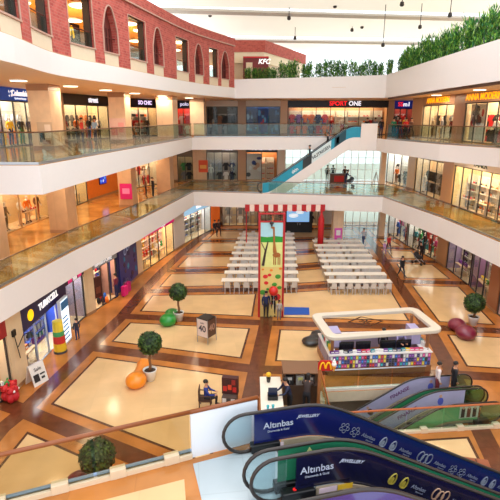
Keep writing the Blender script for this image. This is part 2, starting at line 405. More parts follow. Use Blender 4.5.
for i, (s0, s1, ty) in enumerate(OPEN):
    p, a = along(F3L, (s0 + s1) / 2)
    if s1 < 8: continue
    k += 1; nth = ORD[k - 1]
    w = s1 - s0
    t = thing('arcade_window', (f'pointed arch window with dark red lattice, {nth} opening of the brick arcade' if ty == 'a' else f'tall rectangular window with dark metal frame, {nth} opening of the brick arcade'),
              'window', onarc((s0 + s1) / 2, .25, ZS), a)
    fr = MB()
    if ty == 'a':
        h = w / 2; pl = [(-h, 0)] + [(-h + w * j / 10, 2.28 - 1.15 * (abs(-h + w * j / 10) / h) ** 2.2) for j in range(11)] + [(h, 0)]
        MB().xz(pl, .12, .16).build('lattice_panel', MAR, t)
        bar = MB()
        for j in range(1, 5): bar.box(-h + w * j / 5 - .02, -h + w * j / 5 + .02, .08, .12, 0, 1.3)
        bar.build('mullion', M((70, 28, 24), .5), t)
    else:
        fr.box(-w / 2, -w / 2 + .08, -.1, .2, 0, ZT - ZS); fr.box(w / 2 - .1, w / 2, -.1, .25, 0, ZT - ZS); fr.box(-w / 2, w / 2, -.1, .2, ZT - ZS - .07, ZT - ZS)
        fr.build('window_frame', DARK, t)
        MB().box(-w / 2 + .08, w / 2 - .1, 0, .02, 0, .75).build('glass_pane', RAILG, t)
    MB().tube([(-w / 2 + .02, -.05, .8), (w / 2 - .02, -.05, .8)], .025, 6).build('guard_rail', M((96, 40, 30), .4, .3), t)
# food court behind the arcade
fc = MB(); poly = offset(F3L, .5) + [(-3, 60), (-22, 60), (-22, 8)]
fc.prism(poly, 17.75, 18.0, 0, 1, 0); struct(fc.build('ceiling_food_court', [WHITE, M((232, 176, 92), .6)]))
fw = MB(); fw.ribbon(offset(F3L, 10), 0, .2, 14.4, 17.75); struct(fw.build('wall_food_court', M((150, 96, 56), .7, var=.2, scale=.6)))
nd = 0
for row, (off, r) in enumerate(((2.2, .75), (5.0, .6))):
    s = 7.0 + row
    while s < WL - .5:
        p = onarc(s, off, 17.62); nd += 1
        t = thing('ceiling_lamp', f'round glowing disc lamp, {ORD[int((s) / 2.6) - 2 if int(s / 2.6) >= 2 else 0]} along the {"front" if row == 0 else "rear"} row behind the brick arcade', 'lamp', p)
        MB().lathe([(r, 0), (r, .1), (r * .9, .13)], 20).build('lamp_rim', WHITE, t); MB().lathe([(r * .93, -.02), (r * .93, 0)], 20).build('lamp_diffuser', M((255, 236, 196), .5, emit=5), t)
        s += 2.6
for s_ in (9, 15, 21, 27, 33): light(onarc(s_, 3.5, 15.6), 2, 2, 160, (1, .66, .3), (math.pi, 0, 0))  # added upward area lights without fixtures, warming the food court ceiling
sg = thing('restaurant_sign', 'golden M arches sign glowing inside the brick arcade window', 'sign', onarc(17.05, 1.2, 15.62), along(F3L, 17.05)[1])
MB().box(-.5, .9, .03, .1, -.25, .65).build('sign_panel', M((60, 34, 26), .5), sg)
def arches(parent, sx, sz, y, mat, x0=0, z0=0, T=None):
    mb = MB(T)
    for sgn in (-1, 1):
        pts = []
        for j in range(13):
            t = j / 12; x = sgn * (.02 + .46 * t); z = (1 - (2 * t - 1) ** 2) ** .62 if 0 < t < 1 else 0
            pts.append((x0 + x * sx, y, z0 + (z if t > .0 else .15) * sz))
        mb.tube(pts, .075 * sx, 6)
    return mb.build('golden_arches', mat, parent)
arches(sg, .62, .52, 0, M((255, 190, 0), .4, emit=1.2), 0, -.05)
# ---- brick topped restaurant pavilion beyond the planter
PV = [(-3.2, 51.5), (1.55, 51.5), (7.0, 63)]
pv = MB(); pv.ribbon(PV, 0, .6, 18.2, 19.3); struct(pv.build('wall_pavilion_brick', brick()))
pv = MB(); pv.ribbon(offset(PV, .15), 0, .5, 17.15, 18.2, 0); struct(pv.build('wall_pavilion', M((236, 222, 190), .6)))
pv = MB(); pv.ribbon([(-3.2, 51.6), (1.4, 51.6), (6.8, 62.9)], .5, .6, 14.4, 17.15); struct(pv.build('wall_pavilion_recess', M((228, 214, 190), .6)))
t = thing('pavilion_sign', 'red sign band with white letters KFC above the far planter', 'sign', (1.0, 51.1, 17.5), 0)
MB().box(-1.7, .9, .1, .25, -3.0, .2).build('sign_band', M((120, 30, 30), .5), t); MB().box(-1.7, .9, -.02, .25, .08, .22).build('red_strip', M((206, 24, 34), .5), t)
text('KFC', M((250, 250, 250), .4, emit=1.0), t, T3(.42, -.03, -.28) @ UP, .66, shear=.25, bold=.012)
MB().box(-1.4, -.75, .0, .5, -2.3, -.35).build('pavilion_post', CREAM, t)
# ---- roof: white louvre panels with open light slots, hung lamps
rf = MB(); ROOF = M((250, 244, 230), .6, var=.01, key='roof_panel')
nt_ = ROOF.node_tree; tl = nt_.nodes.new('ShaderNodeBsdfTranslucent'); tl.inputs[0].default_value = C(250, 240, 220); mx_ = nt_.nodes.new('ShaderNodeMixShader'); mx_.inputs[0].default_value = .38   # light passing roof membrane
nt_.links.new(nt_.nodes['Principled BSDF'].outputs[0], mx_.inputs[1]); nt_.links.new(tl.outputs[0], mx_.inputs[2]); nt_.links.new(mx_.outputs[0], nt_.nodes['Material Output'].inputs['Surface'])
def roofpanel(p, zt):                                           # p: four xy corners near-left near-right far-right far-left with own heights
    rf.add([(x, y, z) for x, y, z in p], [(3, 2, 1, 0)])
roofpanel([(-9.6, 30.0, 21.6), (30, 34, 22.6), (30, 48.6, 21.0), (-7.4, 42.6, 20.6)], 0)
roofpanel([(-6.6, 43.0, 20.1), (30, 49.2, 20.5), (30, 60, 20.6), (-3.4, 54.5, 20.2)], 0)
roofpanel([(-6.0, 55.2, 19.7), (30, 60.6, 20.0), (30, 66, 20.3), (-6.0, 64, 20.0)], 0)
struct(rf.build('ceiling_roof', ROOF))
bm_ = MB()
for a, b in (((-9, 42.3, 20.25), (30, 48.9, 20.55)), ((-7, 54.8, 19.9), (30, 60.3, 20.1)), ((-9.6, 34, 21.3), (30, 38, 21.8))):
    bm_.tube([a, b], .22, 4)
struct(bm_.build('beam_roof', M((196, 188, 176), .6)))
for i, (px, py) in enumerate([(263, 22), (289, 18), (317, 21), (335, 6), (362, 27), (210, 15), (295, 38), (402, 4), (450, 15), (383, 45), (352, 30), (420, 27)]):
    Y = 44 if py < 20 else 50
    if px > 380: Y -= 6
    a = (px - 250) / F; b = -(py - 250) / F; d = Vector((a, CP + b * SP, -SP + b * CP)); t_ = Y / d.y
    p = Vector((d.x * t_, Y, CZ + d.z * t_))
    top = 20.4 + (p.x + 8) * .008 + (0.55 if Y <= 44 else 0)
    t = thing('hanging_spotlight', f'small dark spotlight hanging from the white roof, {ORD[i]} of the scattered twelve counted outward', 'lamp', p)
    MB().tube([(0, 0, 0), (0, 0, max(.25, top - p.z))], .03, 6).build('stem', DARK, t)
    MB().lathe([(.05, .18), (.14, .12), (.17, -.08), (.10, -.16)], 10).build('lamp_head', DARK, t)
# rear and side shells behind the shops
struct(MB().box(-24, -2.5, 57.5, 57.7, 0, 13.4).build('wall_back', CREAM)); struct(MB().box(-24.2, -24, 2, 62, 0, 18).build('wall_left', CREAM)); struct(MB().box(24, 24.2, 2, 62, 0, 14.4).build('wall_right', CREAM))
# the street outside the entrance, lit by the sky
struct(MB().box(-40, 60, 74, 130, 0, 4.9).build('pavement_outside', M((238, 238, 232), .8)))
struct(MB().box(-40, 60, 54, 74, -.4, -.02).build('pavement_entrance', M((238, 238, 232), .8)))
# ================================================================== PEOPLE (one continuous skinned body each)
BODY = {}
def body_mesh(pose):
    if pose in BODY: return BODY[pose]
    J = {}                                                       # name: (pos, radius, parent, slot)
    def j(n, p, r, par, sl): J[n] = (Vector(p), r, par, sl)
    lean = -.18 if pose in ('lean', 'ride') else 0.0
    sit = pose == 'sit'
    dz = -.47 if sit else 0
    j('pelvis', (0, 0, .96 + dz), (.15, .105), None, 2)
    j('waist', (0, lean * .3, 1.10 + dz), (.135, .095), 'pelvis', 1); j('chest', (0, lean * .75, 1.30 + dz), (.165, .11), 'waist', 1)
    j('collar', (0, lean, 1.43 + dz), (.10, .075), 'chest', 1); j('neck', (0, lean * 1.1 - .01, 1.50 + dz), .05, 'collar', 0)
    j('chin', (0, lean * 1.2 - .03, 1.56 + dz), .066, 'neck', 0); j('head', (0, lean * 1.25 - .015, 1.64 + dz), .092, 'chin', 0); j('top', (0, lean * 1.25, 1.70 + dz), .07, 'head', 0)
    for s, S in ((1, 'l'), (-1, 'r')):
        sh = (s * .19, lean * .95, 1.395 + dz)
        if pose in ('lean', 'sit', 'ride'): el = (s * .23, lean - .16, 1.16 + dz); wr = (s * .15, lean - .38, 1.12 + dz)
        elif pose == 'walk': el = (s * .235, s * .10, 1.14); wr = (s * .22, s * .12 - .10, .92)
        elif pose == 'carry' and s > 0: el = (s * .24, -.04, 1.15); wr = (s * .10, -.25, 1.20)
        elif pose == 'doll': el = (s * .27, .02, 1.16); wr = (s * .27, -.10, .95)
        else: el = (s * .235, .03, 1.14); wr = (s * .235, -.05, .90)
        j('sh' + S, sh, .065, 'chest', 1); j('el' + S, el, .046, 'sh' + S, 1); j('wr' + S, wr, .031, 'el' + S, 1)
        d = (Vector(wr) - Vector(el)).normalized(); hd = Vector(wr) + d * .075
        j('ha' + S, hd, .034, 'wr' + S, 0)
        st = (s * .22 if pose == 'walk' else 0)
        if sit: kn = (s * .11, -.44, .52); an = (s * .12, -.42, .10)
        elif pose == 'walk': kn = (s * .095, -st * .75 - .05, .52); an = (s * .095, -st * 1.35 + .06, .10 if s > 0 else .16)
        else: kn = (s * .10, -.015, .51); an = (s * .105, .02, .09)
        j('hi' + S, (s * .095, 0, .90 + dz), .092, 'pelvis', 2); j('kn' + S, kn, .062, 'hi' + S, 2); j('an' + S, an, .042, 'kn' + S, 2)
        j('to' + S, (an[0] + s * .02, an[1] - .15, an[2] - .055), .036, 'an' + S, 3)
    names = list(J); idx = {n: i for i, n in enumerate(names)}
    me = bpy.data.meshes.new('b'); me.from_pydata([J[n][0] for n in names], [(idx[J[n][2]], idx[n]) for n in names if J[n][2]], [])
    o = bpy.data.objects.new('b', me); COL.objects.link(o)
    md = o.modifiers.new('s', 'SKIN'); md.use_smooth_shade = True
    sv = me.skin_vertices[0].data
    for n in names:
        r = J[n][1]; sv[idx[n]].radius = r if isinstance(r, tuple) else (r, r); sv[idx[n]].use_root = n == 'pelvis'
    o.modifiers.new('u', 'SUBSURF').levels = 1
    dg = bpy.context.evaluated_depsgraph_get(); ev = bpy.data.meshes.new_from_object(o.evaluated_get(dg))
    mb = MB(); mb.v = [tuple(v.co) for v in ev.vertices]; mb.f = [tuple(p.vertices) for p in ev.polygons]
    segs = [(J[n][0], J[J[n][2]][0], J[n][3], J[n][1]) for n in names if J[n][2]]
    for p in ev.polygons:
        c = p.center; best = (9, 0)
        for a, b, sl, _r in segs:
            ab = a - b; t = max(0, min(1, (c - b).dot(ab) / ab.length_squared)); dd = (c - (b + ab * t)).length
            if dd < best[0]: best = (dd, sl)
        mb.m.append(best[1])
    bpy.data.objects.remove(o); bpy.data.meshes.remove(me)
    for S, s in (('l', 1), ('r', -1)):                            # five bent fingers rooted in each palm
        h = J['ha' + S][0]; d = (h - J['wr' + S][0]).normalized(); side = Vector((0, 1, 0)) if abs(d.y) < .8 else Vector((s, 0, 0)); side = (side - d * side.dot(d)).normalized(); inn = d.cross(side)
        if inn.x * s > 0: inn = -inn
        for q, (L, off) in enumerate(((.075, -.027), (.088, -.009), (.08, .009), (.062, .026))):
            b0 = h + side * off - d * .01; mb.tube([b0, b0 + d * L * .55, b0 + d * L * .85 + inn * L * .3], [.010, .009, .007], 5, 0)
        b0 = h - side * .025 - d * .035; mb.tube([b0, b0 - side * .03 + d * .03, b0 - side * .035 + d * .06 + inn * .01], [.011, .010, .008], 5, 0)
    hd = J['head'][0]; ch = J['chin'][0]
    mb.ell((0, hd.y - .095, hd.z - .02), (.016, .026, .024), 6, 4, 0)     # nose, eyes, mouth, ears
    for s in (-1, 1): mb.ell((s * .034, hd.y - .083, hd.z + .008), (.014, .010, .009), 6, 4, 4); mb.ell((s * .092, hd.y + .005, hd.z - .01), (.012, .024, .032), 6, 4, 0)
    mb.ell((0, ch.y - .062, ch.z + .008), (.026, .010, .006), 6, 4, 5)
    BODY[pose] = (mb, hd)
    return BODY[pose]
SKIN = (206, 150, 118)
def person(label, loc, rz, pose, top, bottom, hair=(30, 22, 18), shoes=(24, 22, 22), sc=1.0, skin=SKIN, longhair=False, doll=False, group=None, cat=None, dress=None):
    mb, hd = body_mesh(pose)
    t = thing('mannequin' if doll else 'person', label, cat or ('mannequin' if doll else 'person'), loc, rz, group); t.scale = (sc,) * 3
    sk = M(skin, .5, var=.02)
    mb.build('body', [sk, M(top, .75), M(bottom, .75), M(shoes, .5), M((30, 20, 18), .3), M((150, 70, 66), .5)], t, True)
    if not doll:
        h = MB(); h.ell((0, hd.y + .02, hd.z + .035), (.105, .108, .092), 12, 8)
        if longhair: h.ell((0, hd.y + .07, hd.z - .08), (.10, .05, .16), 10, 6)
        h.build('hair', M(hair, .6), t, True)
    else:
        MB().lathe([(.19, 0), (.19, .015), (.03, .02)], 16).build('base_disc', STEEL, t)
    if dress:
        MB().lathe([(.25, .48), (.22, .7), (.17, .96), (.15, 1.08), (.18, 1.3)], 14).build('dress', M(dress, .7), t, True)
    return t
# ================================================================== GLASS RAILINGS AND COLUMNS
def railing(path, z, h, label, rail_mat, pane=1.5, r=.03, name='glass_railing', base=True):
    o = Vector((path[0][0], path[0][1], z)); t = thing(name, label, 'railing', o)
    T = Matrix.Translation(-o); L = plen(path)
    n = int(L / pane)
    for i in range(n):
        a, _ = along(path, i * L / n + .02); b, _ = along(path, (i + 1) * L / n - .02)
        mb = MB(T); d = (b - a).normalized(); nn = Vector((-d.y, d.x)) * .008
        mb.prism([a + nn, b + nn, b - nn, a - nn], z + .04, z + h - .02); mb.build('glass_pane', RAILG, t)
    MB(T).tube([(p[0], p[1], z + h) for p in path], r, 8).build('handrail', rail_mat, t)
    if base: MB(T).ribbon(path, -.03, .03, z, z + .1).build('base_channel', STEEL, t)
    return t
def cut(path, i0, i1): return offset(path, .14)[i0:i1]
railing(cut(E1, 0, 7), 5, 1.08, 'long glass railing with bronze handrail on the lower gallery beside the phone shops', BRONZE)
railing(cut(E1, 6, 8), 5, 1.08, 'glass railing across the far end of the lower gallery above the seating', BRONZE)
railing(cut(E1, 7, 12), 5, 1.08, 'glass railing of the lower gallery in front of the lit shoe shops', BRONZE)
railing(cut(E2, 0, 5), 10, 1.2, 'greenish glass railing with bronze handrail on the middle gallery beside the thick columns', BRONZE)
railing([(-5.2, 44.82), (9.0, 44.5)], 10, 1.2, 'glass railing across the far end of the middle gallery left of the escalator', BRONZE)
railing(cut(E2, 6, 11), 10, 1.2, 'glass railing of the middle gallery below the orange letter shop signs', BRONZE)
def column(x, y, w, z0, z1, rz=0.0, c=(240, 210, 176)):
    T = Matrix.Translation((x, y, 0)) @ Matrix.Rotation(rz, 4, 'Z')
    mb = MB(T); mb.box(-w / 2, w / 2, -w / 2, w / 2, z0, z1 - .34); mb.box(-w / 2 - .02, w / 2 + .02, -w / 2 - .02, w / 2 + .02, z1 - .34, z1, 1); mb.box(-w / 2 - .015, w / 2 + .015, -w / 2 - .015, w / 2 + .015, z0, z0 + .2, 1)
    struct(mb.build('column', [tile('colstone%d' % c[0], c, 1.0, .9, .3, .06, 2), M((176, 132, 96), .4)]))
for x, y, w, rz in ((-11.5, 27.6, 1.25, -.12), (-9.6, 36.2, 1.2, -.12), (-7.0, 41.4, 1.4, -.15), (-4.95, 46.3, 1.3, 0)): column(x, y, w, 10, 13.5, rz)
for x, y, w, rz in ((-12.2, 20.8, 1.5, 0), (-11.45, 28.3, 1.2, -.12), (-9.6, 36.8, 1.1, -.1), (-7.75, 43.2, 1.25, -.1)): column(x, y, w, 5, 8.9, rz, (206, 166, 128))
column(8.45, 44.4, 1.0, 0, 3.62); column(13.3, 46.5, .6, 0, 3.62); column(12.95, 46.3, .5, 5, 8.87)
# ================================================================== SHOPS
CN = {'red': (196, 30, 38), 'navy': (28, 38, 92), 'blue': (36, 96, 190), 'white': (236, 234, 228), 'black': (28, 26, 28), 'grey': (130, 130, 134), 'pink': (222, 70, 130), 'yellow': (240, 196, 40),
      'green': (52, 140, 70), 'orange': (232, 120, 32), 'purple': (118, 60, 150), 'beige': (214, 186, 146), 'brown': (120, 76, 46), 'teal': (30, 150, 160)}
ICACHE = {}
def item(kind, c):
    if (kind, c) in ICACHE: return ICACHE[(kind, c)]
    col = M(CN[c], .55); mb = MB(); mats = [col, WHITE, STEEL]
    if kind == 'garment':
        mb.xz([(-.2, -.85), (.2, -.85), (.19, -.3), (.33, -.46), (.4, -.36), (.22, -.03), (.08, 0), (0, -.05), (-.08, 0), (-.22, -.03), (-.4, -.36), (-.33, -.46), (-.19, -.3)], -.05, .05)
        mb.tube([(-.16, 0, -.03), (0, 0, .05), (.16, 0, -.03)], .012, 5, 2); mb.tube([(0, 0, .05), (.03, 0, .1), (0, 0, .13), (-.02, 0, .11)], .009, 5, 2)
    elif kind == 'shoe':
        mb.xz([(-.15, 0), (.16, 0), (.17, .03), (-.15, .03)], -.05, .05, 1); mb.xz([(-.15, .03), (.17, .03), (.16, .07), (.06, .11), (-.02, .16), (-.14, .17)], -.045, .045, 0)
    elif kind == 'backpack':
        mb.ell((0, 0, .24), (.17, .11, .24), 12, 8); mb.ell((0, -.09, .16), (.12, .06, .12), 10, 6); mb.tube([(-.04, 0, .46), (0, 0, .52), (.04, 0, .46)], .014, 5, 2)
    elif kind == 'product_box':
        mb.box(-.13, .13, -.07, .07, 0, .24); mb.box(-.1, .1, -.075, -.07, .08, .18, 1)
    elif kind == 'handbag':
        mb.xz([(-.2, 0), (.2, 0), (.16, .24), (-.16, .24)], -.07, .07); mb.tube([(-.1, 0, .23), (-.08, 0, .36), (.08, 0, .36), (.1, 0, .23)], .012, 5, 2)
    elif kind == 'plush_toy':
        mb.ell((0, 0, .16), (.13, .12, .16), 10, 7); mb.ell((0, -.01, .38), (.12, .11, .11), 10, 7); mb.ell((-.09, 0, .48), (.045, .03, .045), 8, 5); mb.ell((.09, 0, .48), (.045, .03, .045), 8, 5); mb.ell((0, -.11, .36), (.05, .04, .04), 8, 5, 1)
    elif kind == 'phone':
        mb.box(-.1, .1, -.02, .02, 0, .34); mb.box(-.085, .085, -.024, -.02, .03, .31, 1)
    elif kind == 'folded_shirt':
        mb.box(-.18, .18, -.14, .14, 0, .1); mb.box(-.07, .07, -.145, -.05, .1, .115, 1)
    me = mb.mesh(mats)
    if kind in ('backpack', 'plush_toy'): me.polygons.foreach_set('use_smooth', [True] * len(me.polygons))
    ICACHE[(kind, c)] = me
    return me
PLAIN = {'garment': 'hanging_garment'}
def shelf_unit(T, rz, x, y, W, desc, n, kind, cols, levels=4, per=4, wood=(230, 218, 200), ctr=None, z00=.0, hh=2.3, rng=None):
    if 'phone' in desc: wood = (70, 90, 180) if 'navy' in desc else (150, 140, 160)
    t = thing('shelf_unit', f'{ORD[n]} shelf unit from the entrance end in the {desc}', 'shelf', T @ Vector((x, y, z00)), rz)
    wm = M(wood, .5)
    for sx in (-W / 2, W / 2 - .04): MB().box(sx, sx + .04, -.2, .2, 0, hh).build('side_panel', wm, t)
    MB().box(-W / 2, W / 2, .17, .2, 0, hh).build('back_panel', wm, t)
    for l in range(levels):
        z = .12 + l * (hh - .2) / levels
        MB().box(-W / 2, W / 2, -.22, .2, z - .03, z).build('board', wm, t)
        for q in range(per):
            c = rng.choice(cols); xx = x + (q - (per - 1) / 2) * (W - .2) / per
            ctr[0] += 1
            inst(PLAIN.get(kind, kind), item(kind, c), T @ Vector((xx, y - .06, z00 + z + .001)), rz,
                 f'{c} {kind.replace("_", " ")}, {ORD[n * per + q]} along on the {ORD[l]} shelf up in the {desc}', kind.replace('_', ' '), f'{kind.replace("_", " ")}s in the {desc}')
def shop(desc, label, px0, px1, path, z0, h, sign=None, txt=(), style=(), frame=(60, 56, 54), wall=(232, 214, 186), e=26, depth=1.5, panes=3, hs=2.75, seed=1, floor=(222, 196, 158), signz=None, back=None, lightcol=WARM, glazed=True, emit_sign=.0):
    rng = random.Random(seed)
    A, B = wallpt(px0, path, z0), wallpt(px1, path, z0)
    W = (B - A).length; rz = math.atan2((B - A).y, (B - A).x); T = Matrix.Translation((A.x, A.y, z0)) @ Matrix.Rotation(rz, 4, 'Z')
    mb = MB(T); mb.box(0, W, depth, depth + .12, 0, h, 1 if back else 0); mb.box(-.02, .06, .02, depth, 0, h); mb.box(W - .06, W + .02, .02, depth, 0, h); mb.box(0, W, .1, depth, h - .12, h - .02)
    struct(mb.build('wall_shop', [M(wall, .6), M(back or wall, .6)]))
    struct(MB(T).box(0.06, W - .06, 0, depth, 0, .012).build('floor_shop', M(floor, .25)))
    t = thing('shopfront', label, 'shop front', T.translation, rz)
    if sign:
        sb = MB().box(0, W, -.14, .1, hs, h - .015).build('sign_board', M(sign, .4, emit=emit_sign), t)
        for s in txt:
            text(s[0], M(s[1], .4, emit=s[4] if len(s) > 4 else .8), sb, T3(W * s[3], -.155, (hs + h) / 2 + (s[5] if len(s) > 5 else 0)) @ UP, s[2], bold=.01)
    fm = M(frame, .4); fr = MB(); fr.box(0, W, -.03, .03, hs - .08, hs); fr.box(0, W, -.03, .03, 0.012, .06)
    for i in range(panes + 1): xx = min(max(W * i / panes, .04), W - .04); fr.box(xx - .035, xx + .035, -.035, .035, .012, hs)
    fr.build('mullion_frame', fm, t)
    if glazed:
        for i in range(panes):
            if panes >= 3 and i == panes // 2: continue              # the doorway stands open
            MB().box(W * i / panes + .04, W * (i + 1) / panes - .04, -.008, .008, .06, hs - .08).build('glass_pane', SHOPG, t)
    light(T @ Vector((W / 2, depth * .5, h - .16)), W * .8, depth * .6, e * W, lightcol, (0, 0, rz))
    ctr = [0]; nu = 0; ng = 0; nm = 0
    for st in style:
        k = st[0]
        if k == 'shelves':                                           # ('shelves', item kind, colours, units)
            for u in range(st[3]):
                ww = (W - .5) / st[3]
                shelf_unit(T, rz, .25 + ww * (u + .5), depth - .3, ww - .06, desc, nu, st[1], st[2], 4, max(2, int(ww / .38)), ctr=ctr, rng=rng, hh=min(2.5, hs)); nu += 1
        elif k == 'rail':                                            # ('rail', colours, y, z)
          for tier in (0, 1):
            y, z = st[2], (st[3] + .35 if tier == 0 else 1.08); x0, x1 = .3, W - .3
            if len(st) > 4: x0, x1 = W * st[4], W * st[5]
            r = thing('clothes_rail', f'steel {"upper" if tier == 0 else "lower"} clothes rail {"filling the middle" if len(st) <= 4 else ("near the glass" if y < 1 else "behind")}{" of the far part" if len(st) > 4 and st[4] > .3 else ""} in the {desc}', 'clothes rail', T @ Vector(((x0 + x1) / 2, y, .012)), rz)
            w2 = (x1 - x0) / 2
            for sx in (-w2, w2): MB().tube([(sx, 0, z), (sx, 0, h - .14)], .012, 6).build('suspension_rod', STEEL, r)
            MB().tube([(-w2, 0, z), (w2, 0, z)], .018, 6).build('crossbar', STEEL, r)
            n = max(2, int((x1 - x0) / .62))
            for i in range(n):
                c = rng.choice(st[1]); ng += 1
                inst('hanging_garment', item('garment', c), T @ Vector((x0 + (i + .5) * (x1 - x0) / n, y, z - .152)), rz + .25, f'{c} shirt hanging {ORD[ng - 1]} along the rails of the {desc}', 'garment', f'garments in the {desc}')
        elif k == 'dolls':                                           # ('dolls', [(x fraction, top, bottom)])
            for xf, a, b in st[1]:
                nm += 1
                person(f'mannequin in {a} top and {b} bottoms, {ORD[nm - 1]} along in the {desc} window', T @ Vector((W * xf, .45, .012)), rz + RN.uniform(-.3, .3), 'doll', CN[a], CN[b], skin=(226, 214, 200), doll=True, sc=1.05)
        elif k == 'poster':                                          # ('poster', x0f, x1f, z0, z1, colours, y, label)
            x0, x1 = W * st[1], W * st[2]; y = st[6]
            p = thing('window_poster', st[7], 'poster', T @ Vector(((x0 + x1) / 2, y, st[3])), rz)
            w, hh = x1 - x0, st[4] - st[3]
            MB().box(-w / 2, w / 2, 0, .05, 0, hh).build('backing_board', M(st[5][0], .5), p)
            mbp = MB(); cs = st[5][1:]
            for q in range(9):
                a = rng.uniform(-w * .4, w * .4); b = rng.uniform(hh * .12, hh * .85); ra = rng.uniform(.08, .2) * w; rb = rng.uniform(.05, .14) * hh; m = 8
                mbp.xz([(max(-w / 2, min(w / 2, a + ra * math.cos(2 * math.pi * i / m))), b + rb * math.sin(2 * math.pi * i / m)) for i in range(m)], -.004 - q * .001, 0, q % len(cs))
            mbp.build('printed_picture', [M(c, .5) for c in cs], p)
        elif k == 'table':                                           # ('table', xf, y, item, colours, n)
            x = W * st[1]
            d = thing('display_table', f'low display table {"near the window" if st[2] < 1.5 else "mid floor"} at {ORD[int(st[1] * 10)]} tenth of the {desc}', 'table', T @ Vector((x, .55, .012)), rz)
            MB().box(-.7, .7, -.3, .3, .72, .78).build('tabletop', M((206, 178, 140), .4), d)
            for sx in (-.62, .62):
                for sy in (-.24, .24): MB().box(sx - .03, sx + .03, sy - .03, sy + .03, 0, .72).build('leg', STEEL, d)
            for q in range(st[5]):
                c = rng.choice(st[4]); inst(st[3], item(st[3], c), T @ Vector((x - .5 + q * 1.0 / max(1, st[5] - 1), .55, .793)), rz, f'{c} {st[3].replace("_", " ")}, {ORD[q]} along the display table at {ORD[int(st[1] * 10)]} tenth of the {desc}', st[3].replace('_', ' '))
    return T, W, t, rz
def pier(px0, px1, path, z0, h, mat=None, out=.12, deep=.5):
    A, B = wallpt(px0, path, z0), wallpt(px1, path, z0); W = (B - A).length; rz = math.atan2((B - A).y, (B - A).x); T = Matrix.Translation((A.x, A.y, z0)) @ Matrix.Rotation(rz, 4, 'Z')
    mb = MB(T); mb.box(0, W, -out, deep, 0, h - .02); mb.box(-.01, W + .01, -out - .015, deep, 0, .18, 1)
    struct(mb.build('wall_pier', [mat or tile('pierstone', (224, 196, 156), .9, .92, .3, .05, 2), M((160, 120, 84), .4)]))
    return T, W, rz
GP = [(-12.6, 9), (-11.4, 13.5), (-10.46, 18.72), (-10.5, 23.2), (-10.08, 26.7), (-9.16, 28.9), (-8.73, 34.0), (-6.92, 41.7), (-5.84, 45.8), (-3.9, 50.7), (-3.3, 52.6)]
LP1 = [(-16.2, 14), (-15.2, 24), (-14.2, 30), (-14.0, 36), (-13.0, 44), (-9.5, 50), (-8.0, 53)]
LP2 = [(-16.6, 14), (-15.0, 26), (-14.4, 32), (-13.4, 40), (-10.8, 47), (-7.5, 52)]
FP = [(-14, 52), (22, 52)]
RP = [(14.6, 54), (15.8, 45.4), (16.0, 38), (16.5, 31), (16.9, 20), (16.9, 12)]
RPG = [(14.2, 54), (15.0, 43.1), (15.9, 38.5), (16.0, 33), (15.4, 28), (15.0, 20)]
H0, H1, H2 = 3.62, 3.87, 3.5
MIX = ['red', 'navy', 'white', 'black', 'pink', 'yellow', 'teal', 'orange', 'purple']
WRM = ['red', 'beige', 'brown', 'white', 'orange', 'black']
# ---- ground floor, side of the phone shops
shop('festive gift shop', 'gift shop opening full of red goods before the lamp pier', -22, 13, GP, 0, H0, (150, 30, 34), (), [('shelves', 'plush_toy', ['red', 'white', 'green', 'red'], 3)], seed=3, e=27, glazed=False)
T0, W0, R0 = pier(13, 27, GP, 0, H0)
TK = shop('navy phone shop', 'phone shop front under a navy sign with yellow disc and white letters TURKCELL', 27, 68, GP, 0, H0, (22, 24, 74), [('TURKCELL', (250, 250, 250), .46, .56, .9, -.16)],
          [('shelves', 'phone', ['teal', 'black', 'white', 'green', 'red'], 3), ('table', .22, .9, 'product_box', ['yellow', 'red', 'blue', 'orange'], 4)], wall=(60, 90, 200), e=70, seed=4, panes=4, lightcol=NEUT, frame=(170, 176, 184), hs=2.3)
dk = MB(); dk.lathe([(.27, 0), (.27, .03)], 20); ob = dk.build('yellow_disc', M((255, 208, 20), .4, emit=.8), [c for c in TK[2].children if c.name.startswith('sign_board')][0]); ob.rotation_euler = (math.pi / 2, 0, 0); ob.location = (TK[1] * .16, -.145, 2.82)
PK = shop('small pink phone shop', 'narrow accessory shop under the pink and white sign squares next to the navy sign', 68, 86, GP, 0, H0, (34, 20, 52), (), [('shelves', 'product_box', ['red', 'white', 'pink', 'purple'], 2), ('dolls', [])], wall=(170, 160, 180), e=60, seed=5, panes=2, hs=2.75, lightcol=NEUT)
sb = [c for c in PK[2].children if c.name.startswith('sign_board')][0]
for i, c in enumerate(((222, 40, 120), (244, 240, 244), (222, 40, 120))): MB().box(PK[1] * (.25 + .25 * i) - .22, PK[1] * (.25 + .25 * i) + .22, -.16, -.14, 2.78, 3.2).build('sign_square', M(c, .4, emit=.5), sb)
pier(86, 95, GP, 0, H0)
shop('grey bag shop', 'bag shop front under a pale grey sign with backpacks and suitcases outside', 95, 118, GP, 0, H0, (150, 160, 168), [('BAGSTORE', (240, 244, 248), .4, .42, .5, -.2)], [('shelves', 'backpack', ['red', 'navy', 'white', 'red', 'purple', 'blue'], 3)], wall=(170, 130, 120), e=60, seed=6, panes=3, glazed=False)
AD = pier(118, 137, GP, 0, H0, M((30, 40, 84), .4))
t = thing('wall_advert', 'tall dark blue advertising panel with pale script between bag shop and pink toy shop', 'advert panel', AD[0] @ Vector((AD[1] / 2, -.16, .25)), AD[2])
MB().box(-AD[1] * .45, AD[1] * .45, -.02, .03, 0, 3.2).build('print_board', M((24, 44, 120), .35, var=.3, scale=.8), t)
pc = MB()
rr = random.Random(2)
